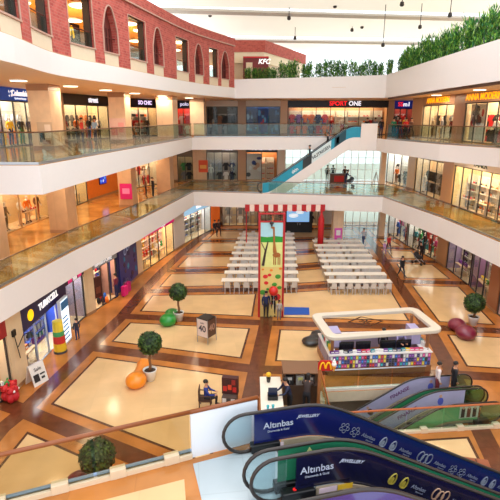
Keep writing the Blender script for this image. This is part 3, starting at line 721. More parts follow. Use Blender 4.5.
for q in range(12):
    a, b = rr.uniform(-AD[1] * .36, AD[1] * .36), rr.uniform(.2, 2.2); pc.xz([(a + rr.uniform(.1, .3) * math.cos(i * .9), b + rr.uniform(.1, .3) * math.sin(i * .9)) for i in range(7)], -.03 - q * .0008, -.02, q % 3)
pc.build('printed_picture', [M((40, 130, 170), .5), M((70, 44, 60), .5), M((22, 30, 84), .5)], t)
text('Ocean', M((170, 190, 230), .5), t, T3(0, -.035, 2.7) @ Matrix.Rotation(-.35, 4, 'Y') @ UP, .75, shear=.3)
pier(137, 142, GP, 0, H0)
shop('magenta toy shop', 'brightly lit toy shop front under a long magenta sign', 142, 174, GP, 0, H0, (206, 14, 110), [('toyz', (250, 240, 250), .5, .62, 1.0, -.15)], [('shelves', 'plush_toy', ['yellow', 'red', 'white', 'orange', 'beige'], 4), ('table', .25, .9, 'plush_toy', ['red', 'yellow'], 3), ('table', .7, .9, 'plush_toy', ['white', 'green'], 3)], wall=(250, 222, 170), e=49, seed=7, panes=4, floor=(244, 214, 150), emit_sign=.5)
pier(174, 184, GP, 0, H0, M((216, 208, 198), .5))
shop('pale blue shoe shop', 'shoe shop front under a glowing pale blue and white sign', 184, 211, GP, 0, H0, (150, 196, 230), [('shoes', (255, 255, 255), .5, .5, 1.5)], [('shelves', 'shoe', ['white', 'red', 'black', 'blue', 'grey'], 4)], wall=(216, 214, 214), e=37, seed=8, panes=4, lightcol=NEUT, emit_sign=.8)
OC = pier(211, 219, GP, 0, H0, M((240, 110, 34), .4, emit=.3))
pier(219, 223, GP, 0, H0)
# ---- ground floor, far wall
shop('dim corner shop', 'dim grey glazed shop front at the far corner of the ground floor', 222.5, 258, FP, 0, H0, (86, 76, 70), (), [('rail', ['white', 'grey', 'beige'], 1.0, 1.75)], wall=(190, 170, 156), e=26, seed=9, panes=5)
shop('red trimmed far shop', 'far ground floor shop with a red trim behind the striped awning', 258, 288, FP, 0, H0, (120, 40, 40), (), [('shelves', 'product_box', WRM, 3)], wall=(190, 166, 150), e=26, seed=10, panes=4)
shop('brown far shop', 'brown fronted far shop behind the video screen', 288, 318, FP, 0, H0, (110, 90, 76), (), [('rail', ['brown', 'black', 'grey'], 1.0, 1.75)], wall=(190, 170, 156), e=26, seed=12, panes=4)
pier(318, 331, FP, 0, H0, M((232, 228, 222), .5))
# ---- ground floor, right side
RG = dict(path=RPG, z0=0, h=H0)
shop('jeans window shop', 'glazed clothes shop with a blue clad mannequin at the entrance corner', 388, 406, RPG, 0, H0, (120, 100, 86), (), [('rail', ['blue', 'pink', 'white'], 1.0, 1.75), ('dolls', [(.3, 'blue', 'navy'), (.75, 'pink', 'red')])], wall=(236, 232, 228), e=24, seed=13, panes=3, lightcol=NEUT)
shop('bright dress shop', 'white lit clothes shop with green, black and red mannequins under the lower gallery', 407, 437, RPG, 0, H0, (226, 214, 204), (), [('rail', ['green', 'black', 'red', 'teal'], 1.0, 1.75), ('dolls', [(.12, 'teal', 'black'), (.28, 'green', 'navy'), (.44, 'black', 'black'), (.62, 'red', 'red'), (.78, 'pink', 'red'), (.92, 'red', 'white')])], wall=(240, 236, 230), e=37, seed=14, panes=5, lightcol=NEUT, hs=3.0)
pier(437, 446, RPG, 0, H0, M((186, 140, 96), .35))
shop('purple lit cosmetics shop', 'cosmetics shop front with dark frame and purple lit shelves beside the brown pier', 446, 469, RPG, 0, H0, (206, 190, 176), (), [('shelves', 'product_box', ['purple', 'black', 'white', 'grey', 'pink'], 3), ('table', .4, .9, 'handbag', ['black', 'purple'], 3)], wall=(170, 150, 176), e=18, seed=15, panes=3, frame=(40, 34, 38), lightcol=NEUT, hs=3.0)
shop('green fruit bar', 'shop front with green and yellow goods on counters near the right ground floor edge', 470, 488, RPG, 0, H0, (200, 180, 170), (), [('shelves', 'product_box', ['green', 'yellow', 'red', 'purple'], 3), ('table', .3, .8, 'product_box', ['green', 'yellow'], 4), ('table', .75, .8, 'product_box', ['green', 'red'], 4)], wall=(150, 110, 140), e=18, seed=16, panes=3, lightcol=NEUT, hs=3.0)
pier(488, 497, RPG, 0, H0, M((150, 92, 60), .35))
shop('pink edge shop', 'shop with pink goods cut by the right picture edge on the ground floor', 497, 530, RPG, 0, H0, (160, 80, 110), (), [('shelves', 'product_box', ['pink', 'white'], 3)], wall=(230, 200, 210), e=21, seed=17)
# ---- lower gallery, left
shop('knitwear corner shop', 'warm lit clothes shop with a red sign shirt beside the nearest thick column', 4, 53, LP1, 5, H1, (170, 120, 70), (), [('rail', WRM, 2.4, 2.0), ('dolls', [(.18, 'brown', 'black'), (.45, 'white', 'beige'), (.6, 'orange', 'beige'), (.8, 'brown', 'red')]), ('table', .62, 1.2, 'folded_shirt', WRM, 3)], wall=(236, 200, 146), e=37, seed=18, hs=3.3, frame=(200, 160, 110))
shop('bright platform shop', 'bright shop with beige goods on a raised platform beside the orange wall', 53, 88, LP1, 5, H1, (200, 160, 110), (), [('shelves', 'handbag', ['beige', 'brown', 'white'], 3), ('table', .75, .9, 'handbag', ['white', 'beige'], 3)], wall=(244, 214, 160), e=43, seed=19, hs=3.3)
ow = pier(88, 118, LP1, 5, H1, M((222, 122, 40), .4, var=.12))
t = thing('wall_screen', 'glowing blue video screen on the orange wall of the lower gallery', 'screen', ow[0] @ Vector((ow[1] * .45, -.2, 1.1)), ow[2])
MB().box(-.62, .62, -.0, .08, 0, 1.35).build('screen_frame', BLACK, t); MB().box(-.57, .57, -.01, 0, .05, 1.3).build('screen_panel', M((20, 50, 190), .3, emit=.9), t)
pc = MB(); [pc.xz([(qx + .13 * math.cos(i), qz + .13 * math.sin(i)) for i in range(6)], -.016 - q * .0006, -.01, q % 2) for q, (qx, qz) in enumerate([(-.4, .3), (-.1, .8), (.3, .5), (.35, 1.05), (-.35, 1.1), (0, .3)])]; pc.build('screen_picture', [M((90, 150, 250), .3, emit=1.0), M((200, 220, 255), .3, emit=.8)], t)
shop('accessory boutique', 'boutique with dark clad figures and rails, third shop along the lower gallery', 128, 160, LP1, 5, H1, (200, 170, 140), (), [('rail', ['white', 'brown', 'red', 'black'], 1.0, 1.75), ('dolls', [(.25, 'brown', 'brown'), (.6, 'white', 'red')])], wall=(246, 226, 196), e=37, seed=20, hs=3.3)
pier(160, 174, LP1, 5, H1)
pier(168, 178, FP, 5, H1)
shop('narrow green framed shop', 'narrow dark framed shop front before the far corner of the lower gallery', 178, 193.5, FP, 5, H1, (120, 110, 96), (), [('rail', ['green', 'black', 'grey'], 1.0, 1.75)], wall=(170, 150, 120), e=15, seed=21, panes=2)
# ---- lower gallery, far
shop('dark glass fashion shop', 'fashion shop with large dark glass panes on the lower gallery far side', 207, 238, FP, 5, H1, (120, 112, 104), [('mudo', (240, 240, 250), .5, .68, 1.0)], [('rail', ['black', 'grey', 'white', 'navy'], 1.0, 1.75), ('dolls', [(.12, 'white', 'white'), (.8, 'grey', 'navy')])], wall=(150, 138, 124), e=18, seed=22, panes=4, lightcol=NEUT, hs=3.2)
pier(193.5, 207, FP, 5, H1); pier(238, 246, FP, 5, H1, M((196, 160, 120), .4))
shop('navy sign menswear shop', 'menswear shop under a dark sign reading NAUTICA with a large seated figure poster', 246, 277, FP, 5, H1, (50, 34, 36), [('NAUTICA', (200, 205, 230), .55, .55, .8)], [('poster', .02, .5, .2, 3.0, [(228, 222, 216), (40, 70, 150), (210, 170, 150), (245, 245, 245), (60, 40, 40)], .2, 'large poster of a seated figure in blue and white in the menswear shop window'), ('shelves', 'folded_shirt', WRM, 3)], wall=(220, 150, 90), e=27, seed=23, panes=2, hs=3.2)
pier(277, 285, FP, 5, H1, M((240, 236, 230), .5))
# ---- lower gallery, right
shop('white corner shop', 'white walled shop with a golden mannequin at the right far corner of the lower gallery', 386, 407, RP, 5, H1, (232, 224, 214), (), [('dolls', [(.3, 'orange', 'brown'), (.7, 'black', 'black')]), ('rail', ['white', 'black'], 1.0, 1.75)], wall=(246, 242, 236), e=37, seed=24, lightcol=NEUT, hs=3.3)
pier(407, 414, RP, 5, H1)
shop('black fittings shop', 'shop with black display fittings and a small lilac sign between two stone piers', 414, 441, RP, 5, H1, (196, 170, 140), [('mango', (210, 200, 255), .5, .5, 1.0)], [('rail', ['black', 'black', 'grey'], 1.0, 1.75), ('rail', ['black', 'white'], 1.1, 1.5, .5, .9), ('dolls', [(.2, 'white', 'white')])], wall=(232, 210, 176), e=27, seed=25, panes=4, frame=(34, 30, 30), hs=3.2)
pier(441, 451, RP, 5, H1, M((212, 164, 112), .35))
shop('cream shoe shop', 'cream lit shoe shop under dark letters reading TANER at the right edge', 451, 520, RP, 5, H1, (232, 222, 204), [('TANER', (40, 60, 44), .6, .42, .0)], [('shelves', 'shoe', WRM, 6), ('table', .15, .9, 'shoe', WRM, 4), ('table', .42, .9, 'shoe', WRM, 4), ('table', .7, .9, 'shoe', WRM, 4)], wall=(240, 214, 158), e=55, seed=26, panes=7, hs=3.2)
# ---- middle gallery, left
CO = shop('blue sportswear shop', 'sportswear shop under a bright blue sign reading Columbia', -25, 41, LP2, 10, H2, (10, 74, 176), [('Columbia', (255, 255, 255), .46, .70, 1.0, .06), ('Sportswear Company', (220, 235, 255), .14, .70, .8, -.24)],
          [('rail', ['yellow', 'navy', 'white', 'orange'], 1.0, 1.75), ('dolls', [(.45, 'white', 'blue'), (.62, 'yellow', 'navy'), (.8, 'black', 'green'), (.93, 'navy', 'black')]), ('rail', ['blue', 'orange'], 1.2, 1.5, .5, .7)], wall=(240, 224, 190), e=37, seed=27, panes=5, lightcol=NEUT, hs=2.75, emit_sign=.25)
lg = MB()
for a in (0, math.pi / 2, math.pi, -math.pi / 2):
    lg.xz([(.04 * math.cos(a) + .05 * math.cos(a + .8), .04 * math.sin(a) + .05 * math.sin(a + .8)), (.22 * math.cos(a + .3), .22 * math.sin(a + .3)), (.22 * math.cos(a - .3), .22 * math.sin(a - .3))], -.012, 0)
lo = lg.build('sign_emblem', M((255, 255, 255), .4, emit=1.0), [c for c in CO[2].children if c.name.startswith('sign_board')][0]); lo.location = (CO[1] * .55, -.145, (2.75 + H2) / 2 + .02); lo.rotation_euler = (0, .78, 0)
pier(41, 66, LP2, 10, H2, M((226, 196, 160), .4))
shop('black sign street shop', 'clothes shop under a long black sign with white letters street', 66, 110, LP2, 10, H2, (24, 22, 24), [('street', (240, 244, 255), .6, .62, 1.2)], [('rail', ['red', 'black', 'white', 'orange'], 1.0, 1.75), ('dolls', [(.1, 'red', 'black'), (.35, 'orange', 'navy'), (.62, 'black', 'blue'), (.85, 'white', 'black')])], wall=(248, 224, 180), e=37, seed=28, panes=4, hs=2.75)
pier(110, 130, LP2, 10, H2, M((226, 196, 160), .4))
shop('purple sign cafe shop', 'shop under a dark sign with a glowing purple and white panel', 130, 158, LP2, 10, H2, (30, 26, 44), [('SO CHIC', (230, 210, 255), .5, .55, 1.5)], [('shelves', 'handbag', ['orange', 'red', 'brown', 'black'], 3), ('dolls', [(.25, 'red', 'orange'), (.75, 'black', 'black')])], wall=(240, 200, 150), e=31, seed=29, panes=3, hs=2.75)
pier(158, 172, LP2, 10, H2, M((226, 196, 160), .4)); pier(166, 176, FP, 10, H2, M((226, 196, 160), .4))
shop('red walled shop', 'small shop with glowing red wall under a dark blue sign', 176, 192, FP, 10, H2, (26, 28, 52), [('polo', (220, 220, 255), .5, .6, 1.0)], [('rail', ['red', 'white'], 1.0, 1.75)], wall=(220, 60, 44), e=27, seed=30, panes=2, hs=2.75)
# ---- middle gallery, far
pier(192, 207, FP, 10, H2)
shop('black windowed shop', 'dark shop window with faint figures on the middle gallery far side', 207, 238, FP, 10, H2, (206, 190, 170), (), [('poster', .03, .35, .3, 2.6, [(60, 50, 48), (180, 160, 140), (30, 26, 26), (90, 70, 60)], .3, 'dark fashion poster with pale figure in the black shop window'), ('rail', ['black', 'grey', 'brown'], 1.0, 1.75)], wall=(50, 44, 42), e=8, seed=31, panes=3, hs=2.9)
pier(238, 246, FP, 10, H2, M((176, 140, 108), .4))
shop('blue windowed shop', 'shop with deep blue windows and a small red strip on the middle gallery', 246, 280, FP, 10, H2, (206, 190, 170), (), [('poster', .02, .32, .2, 2.7, [(20, 50, 110), (60, 130, 190), (140, 180, 210), (10, 26, 60)], .3, 'blue window picture at the pier end of the blue shop'), ('poster', .36, .64, .2, 2.7, [(24, 60, 130), (90, 160, 210), (20, 40, 90), (170, 60, 80)], .3, 'blue window picture with a red spot in the middle of the blue shop'), ('poster', .68, .98, .2, 2.7, [(16, 40, 90), (70, 120, 180), (30, 60, 110)], .3, 'blue window picture at the black sign end of the blue shop'), ('rail', ['navy', 'blue', 'teal'], 1.0, 1.75)], wall=(40, 70, 120), e=13, seed=32, panes=3, hs=2.9, lightcol=COOL)
pier(280, 287, FP, 10, H2, M((206, 170, 134), .4))
shop('wide sports shop', 'wide sports shop under a black sign reading SPORT ONE in red and white', 287, 386, FP, 10, H2, (22, 20, 26), [('SPORT', (235, 30, 34), .62, .50, 1.4), ('ONE', (245, 245, 255), .62, .665, 1.2)], [('rail', ['red', 'navy', 'blue', 'orange'], 1.0, 1.75, .02, .48), ('rail', ['red', 'navy', 'orange', 'purple'], .8, 1.9, .02, .42), ('shelves', 'shoe', ['white', 'red', 'orange', 'beige'], 8), ('dolls', [(.45, 'red', 'navy'), (.56, 'white', 'red'), (.85, 'red', 'black')])], wall=(226, 170, 120), e=27, seed=33, panes=7, hs=2.85)
pier(386, 392, FP, 10, H2, M((206, 170, 134), .4))
shop('red blue sports shop', 'sports shop under a sign half red and half blue with white letters', 392, 411, FP, 10, H2, (24, 44, 150), [('SS', (240, 40, 44), .6, .3, 1.2), ('m1', (240, 244, 255), .6, .62, 1.4)], [('rail', ['red', 'red', 'black', 'yellow'], 1.0, 1.75), ('dolls', [(.3, 'red', 'black'), (.7, 'yellow', 'black')])], wall=(150, 50, 40), e=27, seed=34, panes=3, hs=2.7, emit_sign=.2)
pier(411, 421, RP, 10, H2, M((206, 170, 134), .4))
# ---- middle gallery, right
shop('first orange letter shop', 'clothes shop under orange letters on the middle gallery beside the red and blue sign', 421, 452, RP, 10, H2, (190, 150, 124), [('ANNA MODERN', (255, 170, 10), .62, .5, 1.2)], [('rail', ['white', 'black', 'beige', 'grey'], 1.0, 1.75), ('dolls', [(.2, 'beige', 'brown'), (.5, 'grey', 'grey'), (.8, 'black', 'black')])], wall=(236, 214, 176), e=43, seed=35, panes=4, hs=2.8)
pier(452, 462, RP, 10, H2, M((160, 124, 104), .4))
shop('second orange letter shop', 'clothes shop under orange letters with a huge fashion poster at the right edge', 462, 520, RP, 10, H2, (190, 150, 124), [('ANNA MODERN', (255, 170, 10), .62, .34, 1.2)], [('poster', .05, .36, .15, 2.7, [(222, 214, 198), (60, 60, 66), (200, 30, 40), (240, 236, 230), (90, 70, 60)], .25, 'huge fashion poster of figures in grey, white and red below orange letters'), ('rail', ['white', 'black', 'red'], 1.0, 1.75), ('dolls', [(.5, 'white', 'black'), (.62, 'yellow', 'green')])], wall=(236, 214, 176), e=43, seed=36, panes=5, hs=2.8)
# ---- glazed entrance facades at the far end
def facade(px0, px1, z0, h, label, cols, rows):
    A, B = wallpt(px0, FP, z0), wallpt(px1, FP, z0); W = (B - A).length
    o = MB(); o.T = Matrix.Translation((A.x, A.y, z0))
    for i in range(cols + 1): o.box(W * i / cols - .025, W * i / cols + .025, -.06, .06, 0, h - .02)
    for j in range(rows + 1): o.box(0, W, -.05, .05, (h - .08) * j / rows, (h - .08) * j / rows + .04)
    f = o.build('window_1' if z0 else 'window_2', M((240, 242, 240), .4)); struct(f)
    for i in range(cols): MB(o.T).box(W * i / cols + .04, W * (i + 1) / cols - .04, -.01, .01, .06, h - .1).build('window_pane', FACG, f)
facade(285, 386, 5, H1, '', 14, 3); facade(331, 388, 0, H0, '', 8, 2)
# round recessed lamps in the gallery soffits
nl = 0
def downlights(path, off, z, n, gname, s0, s1):
    L = plen(path)
    for i in range(n):
        s = L * (s0 + (s1 - s0) * (i + .5) / n); p, a = along(path, s)
        x, y = p.x - math.sin(a) * off, p.y + math.cos(a) * off
        t = thing('ceiling_downlight', f'round glowing ceiling lamp, {ORD[i]} along the {gname}', 'lamp', (x, y, z - .05), 0, f'lamps of the {gname}')
        MB().lathe([(.42, 0), (.42, .05)], 16).build('lamp_rim', WHITE, t); MB().lathe([(.38, -.015), (.38, 0)], 16).build('lamp_diffuser', M((255, 232, 196), .5, emit=6), t)
        light((x, y, z - .12), .7, .7, 90, WARM)
downlights(F3L, 3.2, 13.5, 6, 'soffit above the middle gallery columns', .35, .98)
downlights(E2[:5], 3.4, 8.87, 6, 'soffit above the lower gallery orange wall', .3, .98)
downlights(E2[6:], 1.6, 8.87, 3, 'soffit above the lower gallery shoe shops', .1, .9)
downlights(F3R, 2.6, 13.5, 4, 'soffit below the shrub planter', .05, .9)
# ================================================================== NEAR RAIL AND ESCALATORS
WOODRAIL = M((138, 74, 34), .3); CLAMP = M((226, 206, 176), .4); BLUEM = M((126, 150, 182), .3, .4)
NR = [(-13.6, 3.62), (-4.37, 6.93), (-1.2, 8.17)]
o = Vector((NR[0][0], NR[0][1], 5.0)); T = Matrix.Translation(-o)
t = thing('glass_railing', 'near glass railing with brown wooden handrail and cream clamps on the landing', 'railing', o)
MB(T).tube([(p[0], p[1], 6.06) for p in NR], .045, 10).build('handrail', WOODRAIL, t, True)
L = plen(NR); n = 7
for i in range(n):
    a, _ = along(NR, i * L / n + .03); b, _ = along(NR, (i + 1) * L / n - .03); d = (b - a).normalized(); nn = Vector((-d.y, d.x)) * .008
    mb = MB(T); mb.prism([a + nn, b + nn, b - nn, a - nn], 5.1, 6.04); mb.build('glass_pane', glass('near_glass', (240, 236, 222), .012), t)
MB(T).ribbon(NR, -.07, .05, 5.0, 5.1).build('curb_strip', CLAMP, t)
MB(T).tube([(p[0] , p[1], 5.14) for p in offset(NR, .035)], .035, 8).build('base_channel', BLUEM, t)
i = 0
while True:
    s = L - .42 - i * 1.05
    if s < .3: break
    p, a = along(NR, s); mb = MB(T @ Matrix.Translation((p.x, p.y, 0)) @ Matrix.Rotation(a, 4, 'Z')); mb.box(-.15, .15, -.09, .07, 5.0, 5.2); mb.build('clamp', CLAMP, t, bevel=.012); i += 1
WP = [(-1.2, 8.17), (.16, 8.69)]
t = thing('railing_end_panel', 'solid white panel topped by wooden handrail beside the first escalator newel', 'panel', (WP[0][0], WP[0][1], 5.0)); T = Matrix.Translation((-WP[0][0], -WP[0][1], -5.0))
MB(T).ribbon(WP, -.03, .03, 5.0, 6.02).build('white_board', M((232, 238, 246), .35, var=.01), t)
MB(T).tube([(p[0], p[1], 6.06) for p in WP], .045, 10).build('handrail', WOODRAIL, t, True)
MB(T).tube([(WP[1][0], WP[1][1], 5.0), (WP[1][0], WP[1][1], 6.06)], .035, 8).build('end_post', WOODRAIL, t)
def esc(label, org, th, zt, drop, s_n, s1, W, face=-1, slope=30, ads=(None, None), a0=.55, truss=M((40, 38, 40), .5), rail=M((48, 38, 34), .3), glassm=None, zr=.93, td=.85, s_end=None, panelz=(.20, .9), name='escalator', bottom=True, s_n2=None):
    """local frame: x runs down the escalator, y across it, the first balustrade at y=0 and the second at y=-W*... the camera side is face*y"""
    t = thing(name, label, 'escalator', (org[0], org[1], zt), th)
    m = math.tan(math.radians(slope)); r = 1.1; s2 = s1 + drop / m
    def base(s):
        def soft(x): return 0 if x < -r / 2 else (x if x > r / 2 else (x + r / 2) ** 2 / (2 * r))
        return -m * (soft(s - s1) - soft(s - s2))
    s_end = s_end or s2 + 1.3
    N = 60; S = [s_n + (s_end - s_n) * i / N for i in range(N + 1)]
    gl = glassm or glass('esc_glass', (196, 232, 220), .08)
    s_n_first = s_n
    for bi, y in enumerate((0.0, face * W)):
        s_n = (s_n2 or s_n_first) if bi else s_n_first
        S = [s_n + (s_end - s_n) * i / N for i in range(N + 1)]
        ad = ads[bi]
        # printed or glass panel along the run
        sa = s_n + a0; n0 = [s for s in S if s >= sa]
        mb = MB(); vs = []
        for s in n0:
            for yy, zz in ((y - .012, panelz[0]), (y + .012, panelz[0]), (y + .012, panelz[1]), (y - .012, panelz[1])): vs.append((s, yy, base(s) + zz))
        k = len(n0); fs = [(4 * i + q, 4 * i + (q + 1) % 4, 4 * i + 4 + (q + 1) % 4, 4 * i + 4 + q) for i in range(k - 1) for q in range(4)] + [(0, 3, 2, 1), tuple(4 * k - 4 + q for q in range(4))]
        mb.add(vs, fs); pan = mb.build('balustrade_panel', ad or gl, t)
        # clear rounded newel glass
        rad = (panelz[1] - .08) / 2; cz = .06 + rad
        pl = [(sa, .06 + .1), (sa, panelz[1])] + [(s_n + rad * math.cos(w), cz + rad * math.sin(w)) for w in [math.pi / 2 + math.pi * q / 10 for q in range(11)]]
        MB().xz(pl, y - .01, y + .01).build('newel_glass', gl, t)
        hr = (zr - .03) / 2; hc = zr - hr
        pts = [(s_n + .42, y, zr - 2 * hr + .06)] + [(s_n + hr * math.cos(w), y, hc + hr * math.sin(w)) for w in [1.5 * math.pi - math.pi * q / 12 for q in range(13)]] + [(s, y, base(s) + zr) for s in S if s > s_n + .05]
        if bottom:
            zb = base(s_end)
            pts += [(s_end + hr * math.cos(w), y, zb + hc + hr * math.sin(w)) for w in [math.pi / 2 - math.pi * q / 12 for q in range(13)]]
        MB().tube(pts, (.036), 8).build('handrail', rail, t, True)
        MB().box(s_n + .12, s_n + .75, y - .1, y + .1, 0.0, .2).build('newel_base', BLACK, t, bevel=.03)
        # skirting strip beside the steps
        yi = y + face * .05 * (1 if bi == 0 else -1)
        mb = MB(); vs = []; S3 = [s for s in S if s >= s_n + .6]
        for s in S3:
            for yy, zz in ((yi - .02, .05), (yi + .02, .05), (yi + .02, .2), (yi - .02, .2)): vs.append((s, yy, base(s) + zz))
        k = len(S3); mb.add(vs, [(4 * i + q, 4 * i + (q + 1) % 4, 4 * i + 4 + (q + 1) % 4, 4 * i + 4 + q) for i in range(k - 1) for q in range(4)] + [(0, 3, 2, 1), tuple(4 * k - 4 + q for q in range(4))])
        mb.build('skirting_strip', M((196, 176, 148), .3, .3), t)
    y0, y1 = sorted((0.0, face * W))
    st = MB(); s = s1 - .3
    st.box(s_n + .5, s1 - .3, y0 + .06, y1 - .06, -.05, .02)
    while s < s2 + .3:
        st.box(s, s + .42, y0 + .06, y1 - .06, base(s + .2) - .22, base(s + .2) + .02); s += .4
    st.box(s2 + .3, s_end + .2, y0 + .06, y1 - .06, -drop - .05, -drop + .02)
    st.build('step_band', M((52, 50, 54), .4, .4), t)
    tr = MB(); vs = []; S4 = [s for s in S if s >= s1 - 1.0 and s <= s2 + .6]
    for s in S4:
        for yy, zz in ((y0 - .06, -td), (y1 + .06, -td), (y1 + .06, .05), (y0 - .06, .05)): vs.append((s, yy, max(base(s) + zz, -drop + .01 if zz > 0 else -drop - .0)))
    k = len(S4); tr.add(vs, [(4 * i + q, 4 * i + (q + 1) % 4, 4 * i + 4 + (q + 1) % 4, 4 * i + 4 + q) for i in range(k - 1) for q in range(4)] + [(0, 3, 2, 1), tuple(4 * k - 4 + q for q in range(4))])
    tr.build('truss', truss, t)
    return t, base, m
def on(base, s, z, y, face=-1):                                    # frame of a mark printed on a balustrade
    ds = (base(s + .1) - base(s - .1)) / .2
    Mx = Matrix.Translation((s, y + face * .014, base(s) + z))
    if face < 0: return Mx @ Matrix.Rotation(-math.atan(ds), 4, 'Y') @ UP
    return Mx @ Matrix.Rotation(-math.atan(ds), 4, 'Y') @ Matrix.Rotation(math.pi, 4, 'Z') @ UP
NAVY = M((14, 24, 92), .22, var=.25, scale=.7, coat=.5); NAVY2 = M((9, 11, 48), .25, var=.2, scale=.7, coat=.5)
GREENP = M((44, 128, 92), .25, var=.1, scale=1); PURP = M((58, 50, 130), .2, var=.2, scale=.8, coat=.6); LET = M((190, 196, 212), .4, emit=.05)
SILV = M((138, 144, 162), .4); GOLD = M((176, 160, 60), .35, .3, emit=.08); ROSE = M((200, 160, 130), .35, .3, emit=.08)
TH = math.radians(14); CW = glass('newel_clear', (238, 247, 249), .03)
def eo(n): return (-n * -math.sin(TH), n * -math.cos(TH))
def marks(t, base, sa, sj, sm, y, first):
    pan = [c for c in t.children if c.name.startswith('balustrade_panel')][0]
    text('Altınbas', LET, pan, on(base, sa, .58, y), .2, depth=.003, bold=.002)
    text('Diamonds & Gold', LET, pan, on(base, sa, .44, y), .065, depth=.003)
    text('JEWELLERY', LET, pan, on(base, sj, .68, y), .095, depth=.003, shear=.35, bold=.002)
    s = sm
    for q in range(9):
        Mx = on(base, s, .52, y); kind = q % 3 if first else (q + 1) % 3
        mb = MB(Mx)
        if kind == 0:                                                # blossom pair
            for dx in (-.14, .16):
                for w in range(5):
                    a = w * 1.2566; mb.tube([(dx + .03 * math.cos(a) + .055 * math.cos(a) + .04 * math.cos(b), .03 * math.sin(a) + .055 * math.sin(a) + .04 * math.sin(b), .004) for b in [2 * math.pi * i / 8 for i in range(9)]], .006, 4, 0, False)
            mb.build('printed_blossom', SILV, pan)
        elif kind == 1:                                              # pair of earrings
            for dx in (-.15, .15):
                mb.tube([(dx + .075 * math.cos(b), .12 * math.sin(b) - .02 * math.cos(2 * b), .004) for b in [2 * math.pi * i / 12 for i in range(13)]], .016, 5, 0, False)
                mb.ell((dx, -.02, .0), (.05, .08, .006), 8, 4)
            mb.build('printed_earring', GOLD if not first else SILV, pan)
        else:                                                        # crossing rings
            for dx, dz in ((-.11, .02), (.02, -.01), (.15, .03)):
                mb.tube([(dx + .085 * math.cos(b), dz + .13 * math.sin(b), .004) for b in [2 * math.pi * i / 12 for i in range(13)]], .013, 5, 0, False)
            mb.build('printed_ring', ROSE if not first else SILV, pan)
        text('Altınbas', SILV, pan, on(base, s + .48, .52, y), .12, depth=.003); text('Diamonds', SILV, pan, on(base, s + .5, .42, y), .05, depth=.003)
        s += .98
e1, b1, _m = esc('first near escalator, lettered navy side with silver blossoms, beside the white panel', eo(-8.06), TH, 5.0, 5.0, 1.9, 3.62, 1.14, ads=(NAVY, GREENP), a0=.14, glassm=CW, s_n2=2.06)
marks(e1, b1, 2.62, 3.27, 4.25, 0, True)
e2, b2, _m = esc('second near escalator, lettered dark navy side with gold earrings and tan rings', eo(-6.66), TH, 5.0, 5.0, 2.13, 3.6, 1.0, ads=(NAVY2, PURP), a0=.2, glassm=CW)
marks(e2, b2, 2.92, 3.6, 4.62, 0, False)
for t, y in ((e1, 0), (e2, 0)):
    sk = [c for c in t.children if c.name.startswith('skirting_strip')][0]
    mb = MB(); mb.box(2.95 if t is e2 else 2.3, 3.3 if t is e2 else 2.72, -.076, -.07, .07, .18); mb.build('warning_sticker', M((240, 214, 222), .5), sk)
mb = MB(); mb.box(3.32, 3.62, -.076, -.07, .07, .18); mb.build('yellow_sticker', M((236, 190, 40), .5), [c for c in e2.children if c.name.startswith('skirting_strip')][0])
mb = MB(); mb.lathe([(.035, 0), (.035, .012)], 12, (2.5, 0, .2)); mb.build('stop_button', M((220, 30, 30), .4, emit=.6), [c for c in e2.children if c.name.startswith('newel_base')][0])
tri = MB(); tri.xz([(2.78, .72), (2.94, .72), (2.86, .86)], -1.14 - .02, -1.14 - .014); tri.build('warning_triangle', M((216, 224, 150), .5), [c for c in e1.children if c.name.startswith('balustrade_panel')][1])
for t, W_ in ((e1, 1.14), (e2, 1.0)):
    l = MB(); l.box(2.62, 2.8, -W_ + .07, -W_ + .1, .1, .16); l.build('step_lamp', M((160, 200, 255), .4, emit=4), t)
# basement escalators in the well, tops at the right
LIL = M((186, 178, 214), .35, var=.08, scale=2); LGR = M((120, 178, 120), .3, var=.15, scale=1.2); BTH = math.radians(187); PALE = M((196, 206, 196), .35, var=.1, scale=1.5)
g1, q1, _m = esc('farther basement escalator with pale lilac side, two shoppers at its top', (9.75, 18.36), BTH, 0, 5.0, .42, 2.75, .92, face=1, ads=(LIL, M((50, 128, 84), .3)), a0=.5, truss=M((90, 100, 92), .5))
g2, q2, _m = esc('nearer basement escalator with lilac and green sides behind the well railing', (9.75, 17.25), BTH, 0, 5.0, .25, 2.35, .98, face=1, ads=(LIL, LGR), a0=.5, truss=M((90, 100, 92), .5))
for t, q in ((g1, q1), (g2, q2)):
    pan = [c for c in t.children if c.name.startswith('balustrade_panel')][0]
    text('FINANSE', M((110, 40, 110), .5), pan, on(q, 3.3, .55, 0, 1), .24, depth=.003, shear=.2, bold=.004)
    for s, c in ((1.9, (90, 100, 200)), (4.6, (60, 50, 60))):
        Mx = on(q, s, .55, 0, 1); mb = MB(Mx); mb.ell((0, .14, 0), (.07, .09, .005), 8, 5); mb.ell((0, -.1, 0), (.14, .2, .004), 8, 5, 1); mb.build('printed_portrait', [M((206, 160, 140), .5), M(c, .5)], pan)
pan = [c for c in g2.children if c.name.startswith('balustrade_panel')][1]
mb = MB(); mb.box(.85, 1.65, .985 + .012, .985 + .02, .3, .85)
for i, c in enumerate((1, 2, 1)): mb.box(.95 + .24 * i, 1.1 + .24 * i, 1.005, 1.012, .34, .74, c); mb.ell((1.02 + .24 * i, 1.006, .74), (.06, .008, .07), 8, 5, 3)
mb.build('printed_group_portrait', [M((206, 204, 190), .5), M((60, 40, 36), .5), M((130, 60, 50), .5), M((204, 160, 130), .5)], pan)
